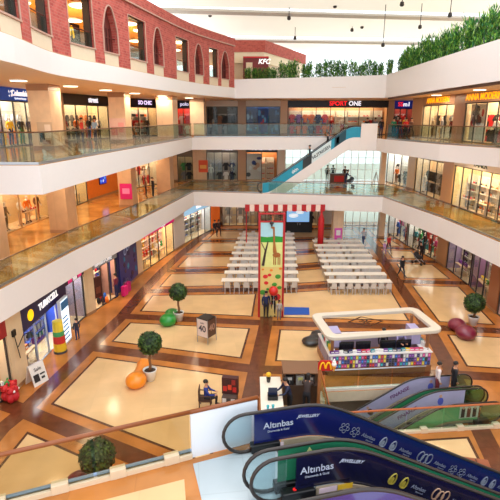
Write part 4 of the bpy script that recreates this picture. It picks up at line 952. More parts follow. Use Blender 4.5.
# well railing on the ground floor
o = Vector((3.05, 15.32, 0)); T = Matrix.Translation(-o)
t = thing('glass_railing', 'glass railing with orange brown handrail around the basement escalator well', 'railing', o)
WR = [(3.1, 18.3), (3.05, 15.32), (10.4, 16.02)]
MB(T).tube([(p[0], p[1], 1.05) for p in WR], .04, 8).build('handrail', M((176, 92, 40), .3), t)
MB(T).ribbon(WR, -.1, .06, 0, .1).build('curb_strip', CLAMP, t)
for (a, b, n) in ((WR[0], WR[1], 2), (WR[1], WR[2], 5)):
    a, b = Vector(a), Vector(b); d = (b - a).normalized(); nn = Vector((-d.y, d.x)) * .008; l = (b - a).length
    for i in range(n):
        p, q = a + d * (l * i / n + .03), a + d * (l * (i + 1) / n - .03); mb = MB(T); mb.prism([p + nn, q + nn, q - nn, p - nn], .1, 1.03); mb.build('glass_pane', RAILG, t)
        c = (p + q) / 2; mb = MB(T @ Matrix.Translation((c.x, c.y, 0)) @ Matrix.Rotation(math.atan2(d.y, d.x), 4, 'Z')); mb.box(-.13, .13, -.12, .08, 0, .19); mb.build('clamp', CLAMP, t)
o = Vector((3.3, 18.5, 0)); T = Matrix.Translation(-o)
t = thing('glass_railing', 'low glass railing along the kiosk side of the escalator well', 'railing', o)
BR = [(3.3, 18.5), (7.9, 18.9)]
MB(T).ribbon(BR, -.08, .08, 0, .12).build('curb_strip', M((232, 226, 214), .4), t); MB(T).tube([(p[0], p[1], 1.0) for p in BR], .03, 8).build('handrail', STEEL, t)
for i in range(3):
    a, b = Vector(BR[0]), Vector(BR[1]); d = (b - a) / 3; p, q = a + d * (i + .02), a + d * (i + .98); nn = Vector((-d.y, d.x)).normalized() * .008
    mb = MB(T); mb.prism([p + nn, q + nn, q - nn, p - nn], .12, .98); mb.build('glass_pane', RAILG, t)
# escalator between the two far galleries
TEAL = M((20, 150, 180), .35, var=.1, scale=2)
fe, fb, _m = esc('far escalator with teal printed side rising between the two far galleries', (11.0, 44.12), math.pi, 10.0, 5.0, .35, 2.1, .8, s_end=2.1 + 5 / math.tan(math.radians(35)) + .6, face=1, slope=35, ads=(M((220, 226, 228), .4), TEAL), truss=FASC, td=1.0, glassm=M((226, 228, 230), .35), zr=1.0, panelz=(.0, .95))
pan = [c for c in fe.children if c.name.startswith('balustrade_panel')][1]
mb = MB()
def blk(s0, s1, mi, z0=.02, z1=.93):
    k = 6; vs = []
    for i in range(k + 1):
        s = s0 + (s1 - s0) * i / k
        for yy, zz in ((.815, z0), (.83, z0), (.83, z1), (.815, z1)): vs.append((s, yy, fb(s) + zz))
    mb.add(vs, [(4 * i + q, 4 * i + (q + 1) % 4, 4 * i + 4 + (q + 1) % 4, 4 * i + 4 + q) for i in range(k) for q in range(4)] + [(0, 3, 2, 1), tuple(4 * k + q for q in range(4))], mi)
blk(2.4, 3.4, 0); blk(3.0, 3.25, 1, .2, .8); blk(3.7, 5.4, 2); blk(5.4, 6.2, 1)
mb.build('printed_picture', [M((20, 70, 84), .5), M((40, 44, 46), .5), M((214, 230, 232), .4)], pan)
text('NUTRIGEN', M((40, 60, 70), .5), pan, on(fb, 4.55, .46, .82, 1), .38, depth=.003, bold=.01)
text('skin', M((240, 250, 250), .5), pan, on(fb, 6.9, .46, .82, 1), .42, depth=.003, bold=.008)
# white enclosed top landing that joins the middle gallery
mb = MB(); mb.box(9.0, 11.4, 43.2, 44.4, 8.87, 10.0); struct(mb.build('trim_landing_block', FASC))
mb = MB(); mb.box(9.9, 11.35, 43.15, 43.25, 8.9, 11.25); struct(mb.build('trim_landing_screen', FASC))
# ================================================================== THINGS ON THE ATRIUM FLOOR
def AY(px, py, Y):
    a = (px - 250) / F; b = -(py - 250) / F; d = Vector((a, CP + b * SP, -SP + b * CP)); t_ = Y / d.y
    return Vector((d.x * t_, Y, CZ + d.z * t_))
# ---- white canteen tables with chairs, two blocks of rows
WT = M((236, 228, 214), .35, var=.01); WL_ = M((170, 168, 166), .35, .4); WCH = M((196, 190, 184), .4)
tb = thing('canteen_table', 'x', 'table'); MB().box(-.9, .9, -.35, .35, .71, .75).build('tabletop', WT, tb)
for sx in (-.8, .8):
    for sy in (-.27, .27): MB().tube([(sx, sy, 0), (sx * .96, sy * .9, .71)], .022, 6).build('leg', WL_, tb)
cm = MB(); cm.box(-.21, .21, -.2, .22, .42, .45); cm.xz([(-.2, .5), (.2, .5), (.17, .82), (-.17, .82)], .2, .23)
for sx in (-.18, .18):
    cm.tube([(sx, -.18, 0), (sx * .9, -.15, .43)], .02, 5, 1); cm.tube([(sx, .26, 0), (sx * .9, .18, .43), (sx * .85, .22, .8)], .02, 5, 1)
chair_me = cm.mesh([WCH, M((196, 196, 198), .4)])
POST = Vector((6.46, 41.5))
first = True
for blk_name, rows in (('beside the giraffe banner', [(-2.0 + .115 * r, 31.35 + 1.72 * r) for r in range(9)]), ('behind the kiosk', [(5.4 + .06 * r, 31.1 + 1.6 * r) for r in range(8)])):
    wid = 1.82 if 'giraffe' in blk_name else 1.5
    for r, (x0, y0) in enumerate(rows):
        sc = wid / 1.82
        for q in range(3):
            x = x0 + .9 * sc + q * wid; lab = f'white canteen table, {ORD[q]} along in the {ORD[r]} row of the block {blk_name}'
            if first: o = tb; o.location = (x, y0, 0); o['label'] = lab; o['group'] = 'canteen tables'; first = False
            else: o = copy_tree(tb, (x, y0, 0), 0, lab, 'canteen tables')
            o.scale = (sc, 1, 1)
        for side, n in ((-1, 8), (1, 6)):
            for q in range(n):
                x = x0 + .1 + (q + .5) * (3 * wid - .2) / n; y = y0 + side * .56
                if abs(x - POST.x) < .5 and abs(y - POST.y) < .5: continue
                if side > 0 and r == 8 and 'giraffe' in blk_name and False: continue
                inst('white_chair', chair_me, (x, y, 0), (math.pi if side < 0 else 0) + RN.uniform(-.12, .12), f'white chair, {ORD[q]} along the {"near" if side < 0 else "far"} side of the {ORD[r]} table row {blk_name}', 'chair', 'canteen chairs')
# ---- topiary trees in white pots
LEAF = [M((40, 70, 22), .6, var=.3, scale=9), M((72, 104, 36), .6, var=.3, scale=9), M((22, 42, 14), .6, var=.3, scale=9)]
def leafball(r, n, seed, size=.09, squash=1.0):
    rr = random.Random(seed); mb = MB()
    mb.ell((0, 0, 0), (r * .86, r * .86, r * .86 * squash), 14, 10, 2)
    for i in range(n):
        z = rr.uniform(-1, 1); a = rr.uniform(0, 6.283); q = math.sqrt(1 - z * z); nn = Vector((q * math.cos(a), q * math.sin(a), z * squash))
        c = nn * r * rr.uniform(.86, 1.04); t = Vector((rr.uniform(-1, 1), rr.uniform(-1, 1), rr.uniform(-1, 1))); t = (t - nn * t.dot(nn) * .6).normalized(); b = t.cross(nn).normalized()
        s = size * rr.uniform(.7, 1.2); mb.add([c - t * s, c + b * s * .5, c + t * s, c - b * s * .5], [(0, 1, 2, 3)], rr.choice((0, 0, 1, 2)))
    return mb
def topiary(px, py, pby, bpx, bpy, r, label, seed):
    p = U(px, py, 0); c = AY(bpx, bpy, p.y); dx, dz = c.x - p.x, c.z
    t = thing('topiary_tree', label, 'potted tree', p)
    MB().lathe([(.20, 0), (.30, .5), (.33, .56), (.29, .56), (.27, .48)], 20).build('pot', M((236, 234, 230), .3, coat=.4), t, True)
    MB().lathe([(.27, .46), (.26, .5)], 16).build('soil', M((60, 44, 34), .9), t)
    MB().tube([(0, 0, .45), (.04, 0, .75), (-.02 + dx * .4, .02, 1.0), (dx, 0, dz)], [.075, .065, .06, .05], 8).build('trunk', M((134, 92, 58), .8, var=.2), t, True)
    f = leafball(r, 1100, seed).build('foliage', LEAF, t); f.location = (dx, 0, dz)
    return t
topiary(150.5, 380, 0, 150, 343, .53, 'round topiary tree in a white pot beside the orange bench', 1)
topiary(179, 320.5, 0, 178, 292, .53, 'round topiary tree in a white pot beside the green bench', 2)
topiary(472.5, 325, 0, 474.5, 303, .58, 'round topiary tree in a white pot beside the burgundy bench near the right shops', 3)
topiary(92, 488, 0, 97, 456, .56, 'round topiary tree seen through the near glass railing', 4)
# ---- peanut shaped benches
def bean(p0, r0, p1, r1, h, col, label):
    c = (p0 + p1) / 2; d = p1 - p0; rz = math.atan2(d.y, d.x); L = d.length; mb = MB(); N = 26; K = 18
    vs = []; fs = []
    for i in range(N + 1):
        u = i / N; x = -L / 2 - r0 + (L + r0 + r1) * (1 - math.cos(math.pi * u)) / 2
        f0 = max(0, r0 * r0 - (x + L / 2) ** 2); f1 = max(0, r1 * r1 - (x - L / 2) ** 2)
        w = math.sqrt(f0 + f1) if f0 + f1 > 0 else 0
        mid = min(r0, r1) * .80
        w = max(w, mid if abs(x) < L / 2 else 0, .01)
        for k in range(K):
            a = 2 * math.pi * k / K; zz = math.sin(a) * w * h / max(r0, r1); vs.append((x, math.cos(a) * w, max(zz * .62 + h * .48, 0.0)))
    for i in range(N):
        for k in range(K): fs.append((i * K + k, (i + 1) * K + k, (i + 1) * K + (k + 1) % K, i * K + (k + 1) % K))
    fs += [tuple(range(K)), tuple(N * K + k for k in range(K - 1, -1, -1))]
    mb.add(vs, fs); o = mb.build('peanut_bench', M(col, .3, var=.04, coat=.4), None, True); o.location = (c.x, c.y, 0); o.rotation_euler = (0, 0, rz)
    return tag(o, label, 'bench')
bean(U(136, 380, .3), .48, U(144, 364, .3), .34, .6, (240, 140, 20), 'orange peanut shaped bench beside the topiary tree')
bean(U(168, 320, .3), .5, U(172, 314, .3), .45, .62, (20, 138, 44), 'green peanut shaped bench in front of the second topiary tree')
bean(U(466, 333, .3), .55, U(457, 325, .3), .5, .66, (124, 34, 58), 'burgundy peanut shaped bench beside the topiary tree near the right shops')
bean(U(80, 484, .3), .5, U(101, 481, .3), .45, .62, (112, 36, 50), 'burgundy peanut shaped bench seen through the near glass railing')
bean(U(311, 341, .15), .5, U(319, 334, .15), .45, .3, (26, 24, 26), 'low black rounded bench at the corner of the kiosk')
# ---- square advertising lantern
p = U(207, 341, 0); t = thing('sign_stand', 'square advertising stand with a white face reading 40 and a dark face, on thin legs', 'sign stand', p, math.radians(-34))
for sx in (-.36, .36):
    for sy in (-.36, .36): MB().tube([(sx, sy, 0), (sx, sy, 1.42)], .02, 6).build('leg', STEEL, t)
MB().box(-.35, .35, -.35, .35, .38, 1.4).build('box_body', M((70, 50, 42), .5), t); MB().box(-.36, .36, -.36, .36, 1.4, 1.43).build('top_board', BLACK, t)
fp = MB().box(-.34, .34, -.365, -.35, .4, 1.38).build('face_panel', M((232, 214, 204), .5), t); text('40', M((70, 66, 76), .5), fp, T3(0, -.37, .86) @ UP, .5, depth=.004, bold=.01); text('sale', M((90, 84, 92), .5), fp, T3(0, -.37, 1.2) @ UP, .16, depth=.004)
fq = MB().box(.35, .365, -.34, .34, .4, 1.38).build('face_panel', M((84, 56, 44), .5), t); text('40', M((170, 130, 110), .5), fq, Matrix.Translation((.37, 0, .9)) @ Matrix.Rotation(math.pi / 2, 4, 'Z') @ UP, .5, depth=.004, bold=.01)
# ---- giraffe banner tower with hanging toy, blue mat
bx0, bx1, by = .55, 1.98, 26.6
t = thing('picture_tower', 'tall red framed tower with a painted giraffe meadow picture above dark clad people', 'picture tower', ((bx0 + bx1) / 2, by, 0)); w = (bx1 - bx0) / 2
for sx in (-w, w): MB().box(sx - .06, sx + .06, -.06, .3, 0, 6.45).build('post', RED, t)
MB().box(-w, w, -.05, .05, 5.92, 6.0).build('crossbar', RED, t); MB().box(-w, w, -.05, .05, 6.38, 6.46).build('crossbar', RED, t)
MB().box(-w + .06, w - .06, 0, .2, .02, 5.92).build('picture_board', M((226, 200, 120), .5, var=.06, scale=2), t)
a = w - .07
MB().box(-a, a, -.012, 0, 5.05, 5.9).build('printed_sky', M((170, 214, 222), .5), t)
mb = MB(); mb.xz([(-a, 4.72), (a, 4.72), (a, 5.05), (a * .3, 5.1), (-a * .4, 5.02), (-a, 5.08)], -.014, 0); mb.build('printed_hill', M((40, 150, 40), .5), t)
mb = MB(); mb.xz([(-a, 3.2), (a, 3.2), (a, 4.72), (-a, 4.72)], -.013, 0); mb.build('printed_meadow', M((224, 226, 140), .5, var=.1, scale=3), t)
mb = MB(); mb.tube([(.12, -.02, 5.55), (.15, -.02, 4.7), (.2, -.02, 4.1)], [.05, .06, .12], 8); mb.ell((.06, -.02, 5.6), (.12, .02, .07), 8, 6); mb.ell((.3, -.02, 3.95), (.24, .02, .16), 10, 6)
for x in (.14, .24, .4, .5): mb.tube([(x, -.02, 3.95), (x, -.02, 3.35)], .03, 6)
mb.build('printed_giraffe', M((176, 104, 44), .5, var=.3, scale=14), t)
mb = MB(); mb.tube([(-.5, -.02, 3.3), (-.35, -.02, 4.2), (-.2, -.02, 4.8)], [.09, .06, .03], 6); mb.tube([(-.36, -.02, 4.2), (-.6, -.02, 4.7)], .025, 6); mb.build('printed_tree', M((60, 46, 40), .6), t)
rr = random.Random(5)
for nm, c, pts in (('printed_flower', (214, 40, 40), [(-.35, 2.6, .16), (-.1, 2.7, .12), (-.3, 2.2, .14), (.3, 1.3, .3), (.1, .9, .12)]), ('printed_leaf', (70, 150, 50), [(.4, 2.6, .18), (.2, 2.1, .16), (.5, 1.9, .14), (-.5, 1.6, .2), (-.2, 1.8, .1)]), ('printed_butterfly', (230, 130, 40), [(.0, 3.0, .1), (-.5, 3.05, .08), (.55, 3.1, .1)]), ('printed_zebra', (110, 110, 116), [(-.35, 1.1, .16), (-.38, 1.4, .1), (-.3, .8, .2)])):
    for (x, z, r) in pts: MB().ell((x, -.004, z), (r, .012, r * .8), 9, 6).build(nm, M(c, .5), t)
for i in range(14): MB().ell((rr.uniform(-.55, .6), -.004, rr.uniform(3.4, 5.8)), (.04, .008, .04), 6, 4).build('printed_bird', M((50, 50, 60), .5), t)
t = thing('hanging_toy', 'small dark toy elephant hanging on an orange strap above the giraffe picture', 'toy', (1.27, 26.45, 5.98))
MB().tube([(.02, 0, .35), (.06, 0, .12), (.0, 0, .02)], .035, 6).build('strap', M((210, 120, 70), .5), t); mb = MB(); mb.ell((-.02, 0, -.08), (.12, .08, .11), 10, 7); mb.ell((-.02, -.06, -.2), (.06, .05, .09), 8, 6); mb.build('toy_body', M((50, 40, 44), .6), t, True)
mm = MB(); q = [U(284, 307.5, 0), U(309, 308, 0), U(309.5, 315, 0), U(284, 315, 0)]; mm.prism(q, 0.008, .04); tag(mm.build('floor_mat', M((20, 78, 170), .6)), 'bright blue rectangular mat on the floor beside the giraffe tower', 'mat')
# ---- striped fairground awning and its padded post
a0, a1 = AY(245, 210, 41.62), AY(325, 210, 41.62); zt, zb = AY(250, 204.5, 41.62).z, AY(250, 211.5, 41.62).z
t = thing('awning_frame', 'red and white striped awning on a frame above the canteen tables', 'awning', (a0.x, 41.62, 0)); n = 17; Wd = a1.x - a0.x
for i in range(n):
    x0, x1 = Wd * i / n, Wd * (i + 1) / n; mb = MB(); m = 8
    mb.xz([(x0, zt)] + [(x0, zb + .08)] + [(x0 + (x1 - x0) * (.5 - .5 * math.cos(math.pi * k / m)), zb + .08 - .08 * math.sin(math.pi * k / m)) for k in range(1, m)] + [(x1, zb + .08), (x1, zt)], -.03, .0)
    mb.build('stripe_cloth', RED if i % 2 == 0 else M((240, 216, 206), .6), t)
MB().box(0, Wd, 0, .05, zt - .1, zt).build('crossbar', RED, t); MB().tube([(.12, .0, 0), (.12, .05, zt)], .05, 8).build('post', RED, t)
xp = POST.x - a0.x; MB().lathe([(.17, 0), (.27, .05), (.27, zb - .75), (.10, zb - .25), (.05, zt - .05)], 14, (xp, .1, 0)).build('padded_post', M((190, 24, 34), .5), t, True)
# ---- video screen behind the tables
p0, p1 = AY(285, 232, 48.6), AY(312, 232, 48.6); z1 = min(3.3, AY(290, 204, 48.6).z)
t = thing('video_screen', 'large black framed video screen with a pale blue picture behind the canteen tables', 'screen', ((p0.x + p1.x) / 2, 48.6, 0)); w = (p1.x - p0.x) / 2
MB().box(-w, w, 0, .3, 0, z1).build('screen_housing', BLACK, t); MB().box(-w + .15, w - .35, -.02, 0, z1 * .38, z1 - .3).build('screen_panel', M((130, 180, 226), .3, emit=.9), t)
mb = MB(); mb.ell((-w * .4, -.02, z1 * .6), (.5, .01, .22), 10, 6); mb.ell((.1, -.02, z1 * .72), (.4, .01, .2), 10, 6); mb.build('screen_picture', M((230, 240, 246), .4, emit=.9), t)
MB().ell((w * .55, -.03, z1 * .8), (.22, .015, .22), 12, 6).build('screen_disc', M((210, 40, 50), .4, emit=.6), t); text('TV', M((150, 150, 156), .5), t, T3(0, -.01, z1 * .3) @ UP, .4)
pk = thing('pink_sign_stand', 'pink and white sign standing against the stone column by the bright entrance', 'sign stand', (8.45, 43.75, 0)); MB().box(-.35, .35, -.03, .03, .05, 1.6).build('sign_face', M((226, 96, 190), .5), pk); MB().box(-.2, .2, -.04, -.03, .9, 1.4).build('printed_label', WHITE, pk); MB().box(-.4, .4, -.15, .15, 0, .05).build('foot', STEEL, pk)
# ---- accessory kiosk with its floating white ring canopy
KX, KY, KR_ = 6.08, 21.15, math.radians(4.5)
t = thing('accessory_kiosk', 'accessory kiosk with a rounded white ring canopy over counters full of phone cases', 'kiosk', (KX, KY, 0), KR_)
KT = Matrix.Translation((KX, KY, 0)) @ Matrix.Rotation(KR_, 4, 'Z')
def rrect(hx, hy, r, n=6):
    out = []
    for cx, cy, a0_ in ((hx - r, hy - r, 0), (-hx + r, hy - r, 90), (-hx + r, -hy + r, 180), (hx - r, -hy + r, 270)):
        for i in range(n + 1):
            a = math.radians(a0_ + 90 * i / n); out.append((cx + r * math.cos(a), cy + r * math.sin(a)))
    return out
o1, o2 = rrect(2.86, 1.42, .45), rrect(2.42, 1.04, .18); n = len(o1)
mb = MB(Matrix.Translation((.02, .0, 0)) @ Matrix.Rotation(math.radians(4.2), 4, 'Z')); mb.add([(x, y, 2.0) for x, y in o1] + [(x, y, 2.0) for x, y in o2] + [(x, y, 2.17) for x, y in o1] + [(x, y, 2.17) for x, y in o2],
    [f for i in range(n) for f in ((i, (i + 1) % n, 2 * n + (i + 1) % n, 2 * n + i), (n + (i + 1) % n, n + i, 3 * n + i, 3 * n + (i + 1) % n), (2 * n + i, 2 * n + (i + 1) % n, 3 * n + (i + 1) % n, 3 * n + i), ((i + 1) % n, i, n + i, n + (i + 1) % n))])
mb.build('ring_canopy', M((214, 202, 184), .35, var=.01), t, bevel=.03)
for sx in (-2.3, 2.3):
    for sy in (-.95, .95): MB().box(sx - .06, sx + .06, sy - .06, sy + .06, 0, 2.0).build('post', M((150, 100, 66), .4), t)
KW_ = M((164, 110, 72), .4); KI = M((150, 140, 168), .4)
for x0, x1, y0, y1, nm in ((-2.5, 2.5, -1.2, -.78, 'front_counter'), (-2.5, 2.5, .78, 1.2, 'rear_counter'), (-2.5, -2.08, -.78, .78, 'side_counter'), (2.08, 2.5, -.78, .78, 'side_counter')):
    c = MB().box(x0, x1, y0, y1, 0, .34).build(nm, KW_, t); MB().box(x0 + .04, x1 - .04, y0 + .05, y1 - .05, .34, 1.0).build('display_case', KI, c); MB().box(x0, x1, y0, y1, 1.0, 1.05).build('countertop', WHITE, c)
MB().box(-1.9, 1.9, -.62, -.3, .78, .84).build('inner_desk', M((206, 200, 214), .4), t)
for i, x in enumerate((-1.45, -.62, .62, 1.4)):
    s = MB().box(x - .36, x + .36, -.42, -.36, .84, 1.32).build('monitor', BLACK, t); MB().box(x - .32, x + .32, -.43, -.42, .88, 1.28).build('screen_panel', M((26, 26, 34), .2), s)
for sx, nm in ((-1.95, 'rack_panel'), (2.0, 'rack_panel')): MB().box(sx - .22, sx + .22, -.4, .4, 1.06, 1.8).build(nm, M((176, 168, 206), .4), t)
cols = ['red', 'navy', 'white', 'black', 'pink', 'purple', 'teal', 'yellow', 'purple', 'white', 'pink', 'blue']
pcm = {}
rr = random.Random(21)
for l in range(3):
    for q in range(36):
        c = rr.choice(cols)
        if c not in pcm: m_ = MB(); m_.box(-.05, .05, -.012, .012, 0, .17); m_.box(-.04, .04, -.014, -.012, .04, .13, 1); pcm[c] = m_.mesh([M(CN[c], .4), M(tuple(min(255, v + 70) for v in CN[c]), .4)])
        inst('phone_case', pcm[c], KT @ Vector((-2.36 + q * .135, -1.17, .37 + l * .21)), KR_, f'{c} phone case, {ORD[q]} along the {("lower", "middle", "upper")[l]} row on the kiosk front', 'phone case', 'phone cases on the kiosk front')
for q in range(22):
    c = rr.choice(cols); x = -2.3 + q * .215
    ab = inst('accessory_box', item('product_box', c), KT @ Vector((x, -.98, 1.051)), KR_ + rr.uniform(-.3, .3), f'{c} accessory box, {ORD[q]} along the front countertop of the kiosk', 'box', 'boxes on the kiosk counter'); ab.scale = (.8, .8, .5)
for k, (sx, nm) in enumerate(((-2.3, 'left'), (2.3, 'right'))):
    for q in range(5):
        c = ['yellow', 'green', 'white', 'red', 'teal'][q] if sx < 0 else ['white', 'teal', 'purple', 'blue', 'white'][q]
        inst('handbag', item('handbag', c), KT @ Vector((sx, -.6 + q * .3, 1.051)), KR_ + math.pi / 2, f'{c} handbag, {ORD[q]} from the front on the {nm} side counter of the kiosk', 'handbag')
# ---- burger and ice cream stand in front of the kiosk
sx0 = .42
t = thing('snack_counter', 'long white topped snack counter running back beside the basement well', 'counter', (.86, 16.6, 0))
MB().box(-.4, .4, -1.35, 1.35, 0, .95).build('counter_body', M((178, 130, 88), .4), t); MB().box(-.44, .44, -1.4, 1.4, .95, 1.0).build('countertop', M((236, 226, 208), .35), t)
t = thing('snack_cabinet', 'brown rear cabinet of the snack stand with shelf and wooden side post', 'cabinet', (2.15, 18.0, 0))
MB().box(-.75, .75, -.3, .4, 0, 1.5).build('cabinet_body', M((104, 72, 50), .5), t); MB().box(-.75, .75, -.62, -.3, 0, .95).build('lower_unit', M((84, 62, 50), .5), t); MB().box(-.78, .78, -.65, .42, 1.5, 1.54).build('cabinet_top', M((124, 86, 58), .5), t)
MB().box(.62, .74, -1.0, -.88, 0, 1.9).build('side_post', M((170, 104, 60), .4), t)
for i, (x, c) in enumerate(((-.5, (50, 46, 48)), (-.05, (170, 166, 160)), (.38, (60, 56, 56)))):
    k = thing('drinks_machine', ['dark drinks machine at the banner end of the snack cabinet', 'pale steel drinks machine in the middle of the snack cabinet', 'dark drinks machine at the red sign end of the snack cabinet'][i], 'machine', (2.15 + x, 17.55, .951))
    MB().box(-.17, .17, -.13, .13, 0, .42).build('machine_body', M(c, .35, .2), k); MB().box(-.1, .1, -.15, -.13, .24, .36).build('front_panel', M((200, 196, 120) if i == 1 else (190, 186, 180), .4), k); MB().tube([(0, -.14, .2), (0, -.19, .2), (0, -.19, .12)], .018, 6).build('spout', STEEL, k)
t = thing('menu_board', 'red menu sign with golden M arches on the wooden post of the snack stand', 'sign', AY(325.5, 366, 17.05))
mb = MB(); mb.xz([(-.3, -.22), (.3, -.22), (.3, .1), (.2, .24), (-.2, .24), (-.3, .1)], 0, .05); mb.build('sign_board', M((190, 22, 28), .4), t); arches(t, .46, .3, -.02, M((255, 190, 20), .4), 0, -.14)
t = thing('ice_cream_sign', 'ice cream cone shaped sign beside the red sign of the snack stand', 'sign', AY(334, 366, 17.05))
MB().lathe([(.02, -.24), (.1, .0), (.11, .02)], 12).build('cone', M((232, 160, 60), .5), t); mb = MB(); mb.ell((0, 0, .08), (.11, .11, .09), 10, 6); mb.ell((0, 0, .18), (.08, .08, .07), 10, 6); mb.ell((0, 0, .26), (.04, .04, .06), 8, 5); mb.build('cream_swirl', M((248, 244, 236), .4), t, True)
t = thing('teal_front_panel', 'low teal menu panel facing the escalators at the snack stand', 'panel', (2.2, 15.75, 0))
MB().box(-.75, .75, -.04, .04, .05, 1.05).build('print_board', M((40, 160, 172), .4), t); MB().box(-.75, .75, -.1, .1, 0, .05).build('foot', STEEL, t); mb = MB(); mb.ell((.1, -.045, .6), (.2, .006, .1), 10, 5); mb.ell((-.35, -.045, .62), (.12, .006, .08), 10, 5); mb.build('printed_food', M((220, 226, 200), .5), t)
t = thing('till', 'black till on the white snack counter', 'till', (.9, 16.4, 1.001)); MB().box(-.2, .2, -.18, .18, 0, .16).build('till_base', BLACK, t); o_ = MB().box(-.18, .18, -.02, .02, .16, .46).build('till_screen', M((30, 40, 70), .3), t)
t = thing('flower_cup', 'yellow flower in a dark cup at the far end of the white snack counter', 'flower cup', (.78, 17.6, 1.001)); MB().lathe([(.07, 0), (.1, .2)], 12).build('cup', DARK, t); mb = MB(); mb.ell((0, 0, .34), (.12, .12, .1), 10, 6); mb.build('flower_head', M((240, 180, 30), .5), t, True); MB().tube([(0, 0, .15), (0, 0, .3)], .012, 5).build('stem', M((40, 110, 50), .6), t)
t = thing('tray_stack', 'pale blue cups and white trays near the escalator end of the snack counter', 'trays', (.78, 15.6, 1.001)); MB().box(-.22, .22, -.15, .15, 0, .05).build('tray', WHITE, t); MB().lathe([(.04, .05), (.06, .2)], 10, (-.1, 0, 0)).build('cup', M((60, 170, 180), .4), t); MB().lathe([(.04, .05), (.06, .2)], 10, (.1, .03, 0)).build('cup', M((60, 170, 180), .4), t)
# ---- seated man's stall
t = thing('armchair', 'dark wooden armchair of the seated man in blue', 'chair', (-1.86, 17.25, 0), math.pi / 2); WD = M((70, 40, 26), .5)
MB().box(-.26, .26, -.25, .25, .4, .45).build('seat', WD, t); MB().xz([(-.26, .45), (.26, .45), (.24, .95), (-.24, .95)], .24, .28).build('backrest', WD, t)
for sx in (-.24, .24):
    for sy in (-.22, .24): MB().tube([(sx, sy, 0), (sx, sy, .42)], .025, 6).build('leg', WD, t)
    MB().tube([(sx, .26, .68), (sx, -.22, .66), (sx, -.22, .42)], .022, 6).build('armrest', WD, t)
t = thing('shoeshine_stall', 'small dark stall with red panels and white lower drawers facing the seated man', 'stall', (-.85, 17.45, 0), -.15)
MB().box(-.3, .3, -.25, .25, 0, .5).build('cabinet_body', M((90, 74, 66), .5), t); MB().box(-.34, .34, .0, .25, .5, 1.25).build('rear_panel', M((70, 26, 24), .5), t)
for i in range(3): d = MB().box(-.27 + i * .18, -.11 + i * .18, -.27, -.25, .08, .44).build('drawer', M((206, 200, 196) if i != 1 else (60, 56, 56), .5), t); MB().box(-.22 + i * .18, -.16 + i * .18, -.29, -.27, .24, .27).build('knob', STEEL, d)
for i, (x, z, c) in enumerate(((-.2, .75, (200, 44, 36)), (.0, .82, (220, 70, 40)), (.2, .72, (190, 36, 34)), (-.1, 1.08, (60, 24, 24)), (.16, 1.06, (150, 40, 36)))): MB().box(x - .08, x + .08, -.03, 0, z - .1, z + .12).build('red_panel', M(c, .5), t)
# ---- small brown bench near the lower right corner
p = U(475, 473, 0); t = thing('low_bench', 'low brown wooden frame bench beyond the dark escalator side', 'bench', p, -.2)
MB().box(-.42, .42, -.22, .22, .36, .42).build('seat', WD, t); MB().box(-.4, -.02, -.19, .19, .42, .45).build('cushion', M((150, 82, 50), .6), t); MB().box(.02, .4, -.19, .19, .42, .45).build('cushion', M((150, 82, 50), .6), t)
for sx in (-.38, .38):
    for sy in (-.18, .18): MB().box(sx - .025, sx + .025, sy - .025, sy + .025, 0, .36).build('leg', WD, t)
# ---- things by the phone shops
p = U(37.5, 382, 0); t = thing('sandwich_board', 'white sandwich board with black print leaning below the wall lamp', 'sandwich board', p, math.radians(62))
for sg_, nm in ((-1, 'front_board'), (1, 'rear_board')):
    b_ = MB(); b_.add([(-.38, sg_ * .3, 0), (.38, sg_ * .3, 0), (.38, sg_ * .04, .95), (-.38, sg_ * .04, .95), (-.38, sg_ * .3 + .03, 0), (.38, sg_ * .3 + .03, 0), (.38, sg_ * .04 + .03, .95), (-.38, sg_ * .04 + .03, .95)], [(0, 1, 2, 3), (7, 6, 5, 4), (0, 4, 5, 1), (1, 5, 6, 2), (2, 6, 7, 3), (3, 7, 4, 0)]); fb_ = b_.build(nm, M((232, 226, 218), .5), t)
    if sg_ < 0:
        m_ = Matrix.Translation((0, -.18, .45)) @ Matrix.Rotation(-.27, 4, 'X')
        mb = MB(m_); mb.box(-.3, -.02, -.012, 0, -.3, .05); mb.box(.05, .3, -.012, 0, -.05, .02); mb.box(.08, .25, -.012, 0, -.25, -.15); mb.build('printed_block', M((40, 38, 40), .5), fb_); text('Sale', M((50, 46, 48), .5), fb_, m_ @ T3(0, -.012, .26) @ UP, .24, depth=.003)
t = thing('wall_lamp', 'black swing arm lamp mounted on the stone pier beside the navy phone shop', 'lamp', T0 @ Vector((W0 * .35, -.13, 2.3)), R0)
MB().box(-.12, .12, -.08, 0, .22, .5).build('wall_plate', BLACK, t); MB().tube([(-.02, -.05, .3), (.1, -.12, -.9)], .022, 6).build('cable_rod', BLACK, t); MB().tube([(.08, -.1, -.35), (.38, -.25, .12), (.62, -.35, .1)], .02, 6).build('swing_arm', BLACK, t); MB().lathe([(.05, .12), (.17, -.14)], 12, (.66, -.36, .0)).build('lamp_shade', BLACK, t)
KT2, KW2 = TK[0], TK[1]
t = thing('light_box', 'tall glowing white and blue poster pillar at the phone shop entrance', 'light box', KT2 @ Vector((KW2 * .74, -.45, 0)), TK[3])
MB().box(-.5, .5, -.08, .08, 0, 2.55).build('pillar_case', M((206, 210, 214), .4), t); pb = MB().box(-.44, .44, -.095, -.08, .12, 2.5).build('lit_panel', M((226, 240, 250), .4, emit=1.1), t)
for i in range(6): MB().box(-.4, .3 - .1 * (i % 2), -.105, -.095, .3 + i * .24, .38 + i * .24).build('printed_stripe', M((40, 120, 180), .5), pb)
MB().box(-.44, .44, -.105, -.095, 2.0, 2.45).build('printed_header', M((40, 110, 160), .5), pb)
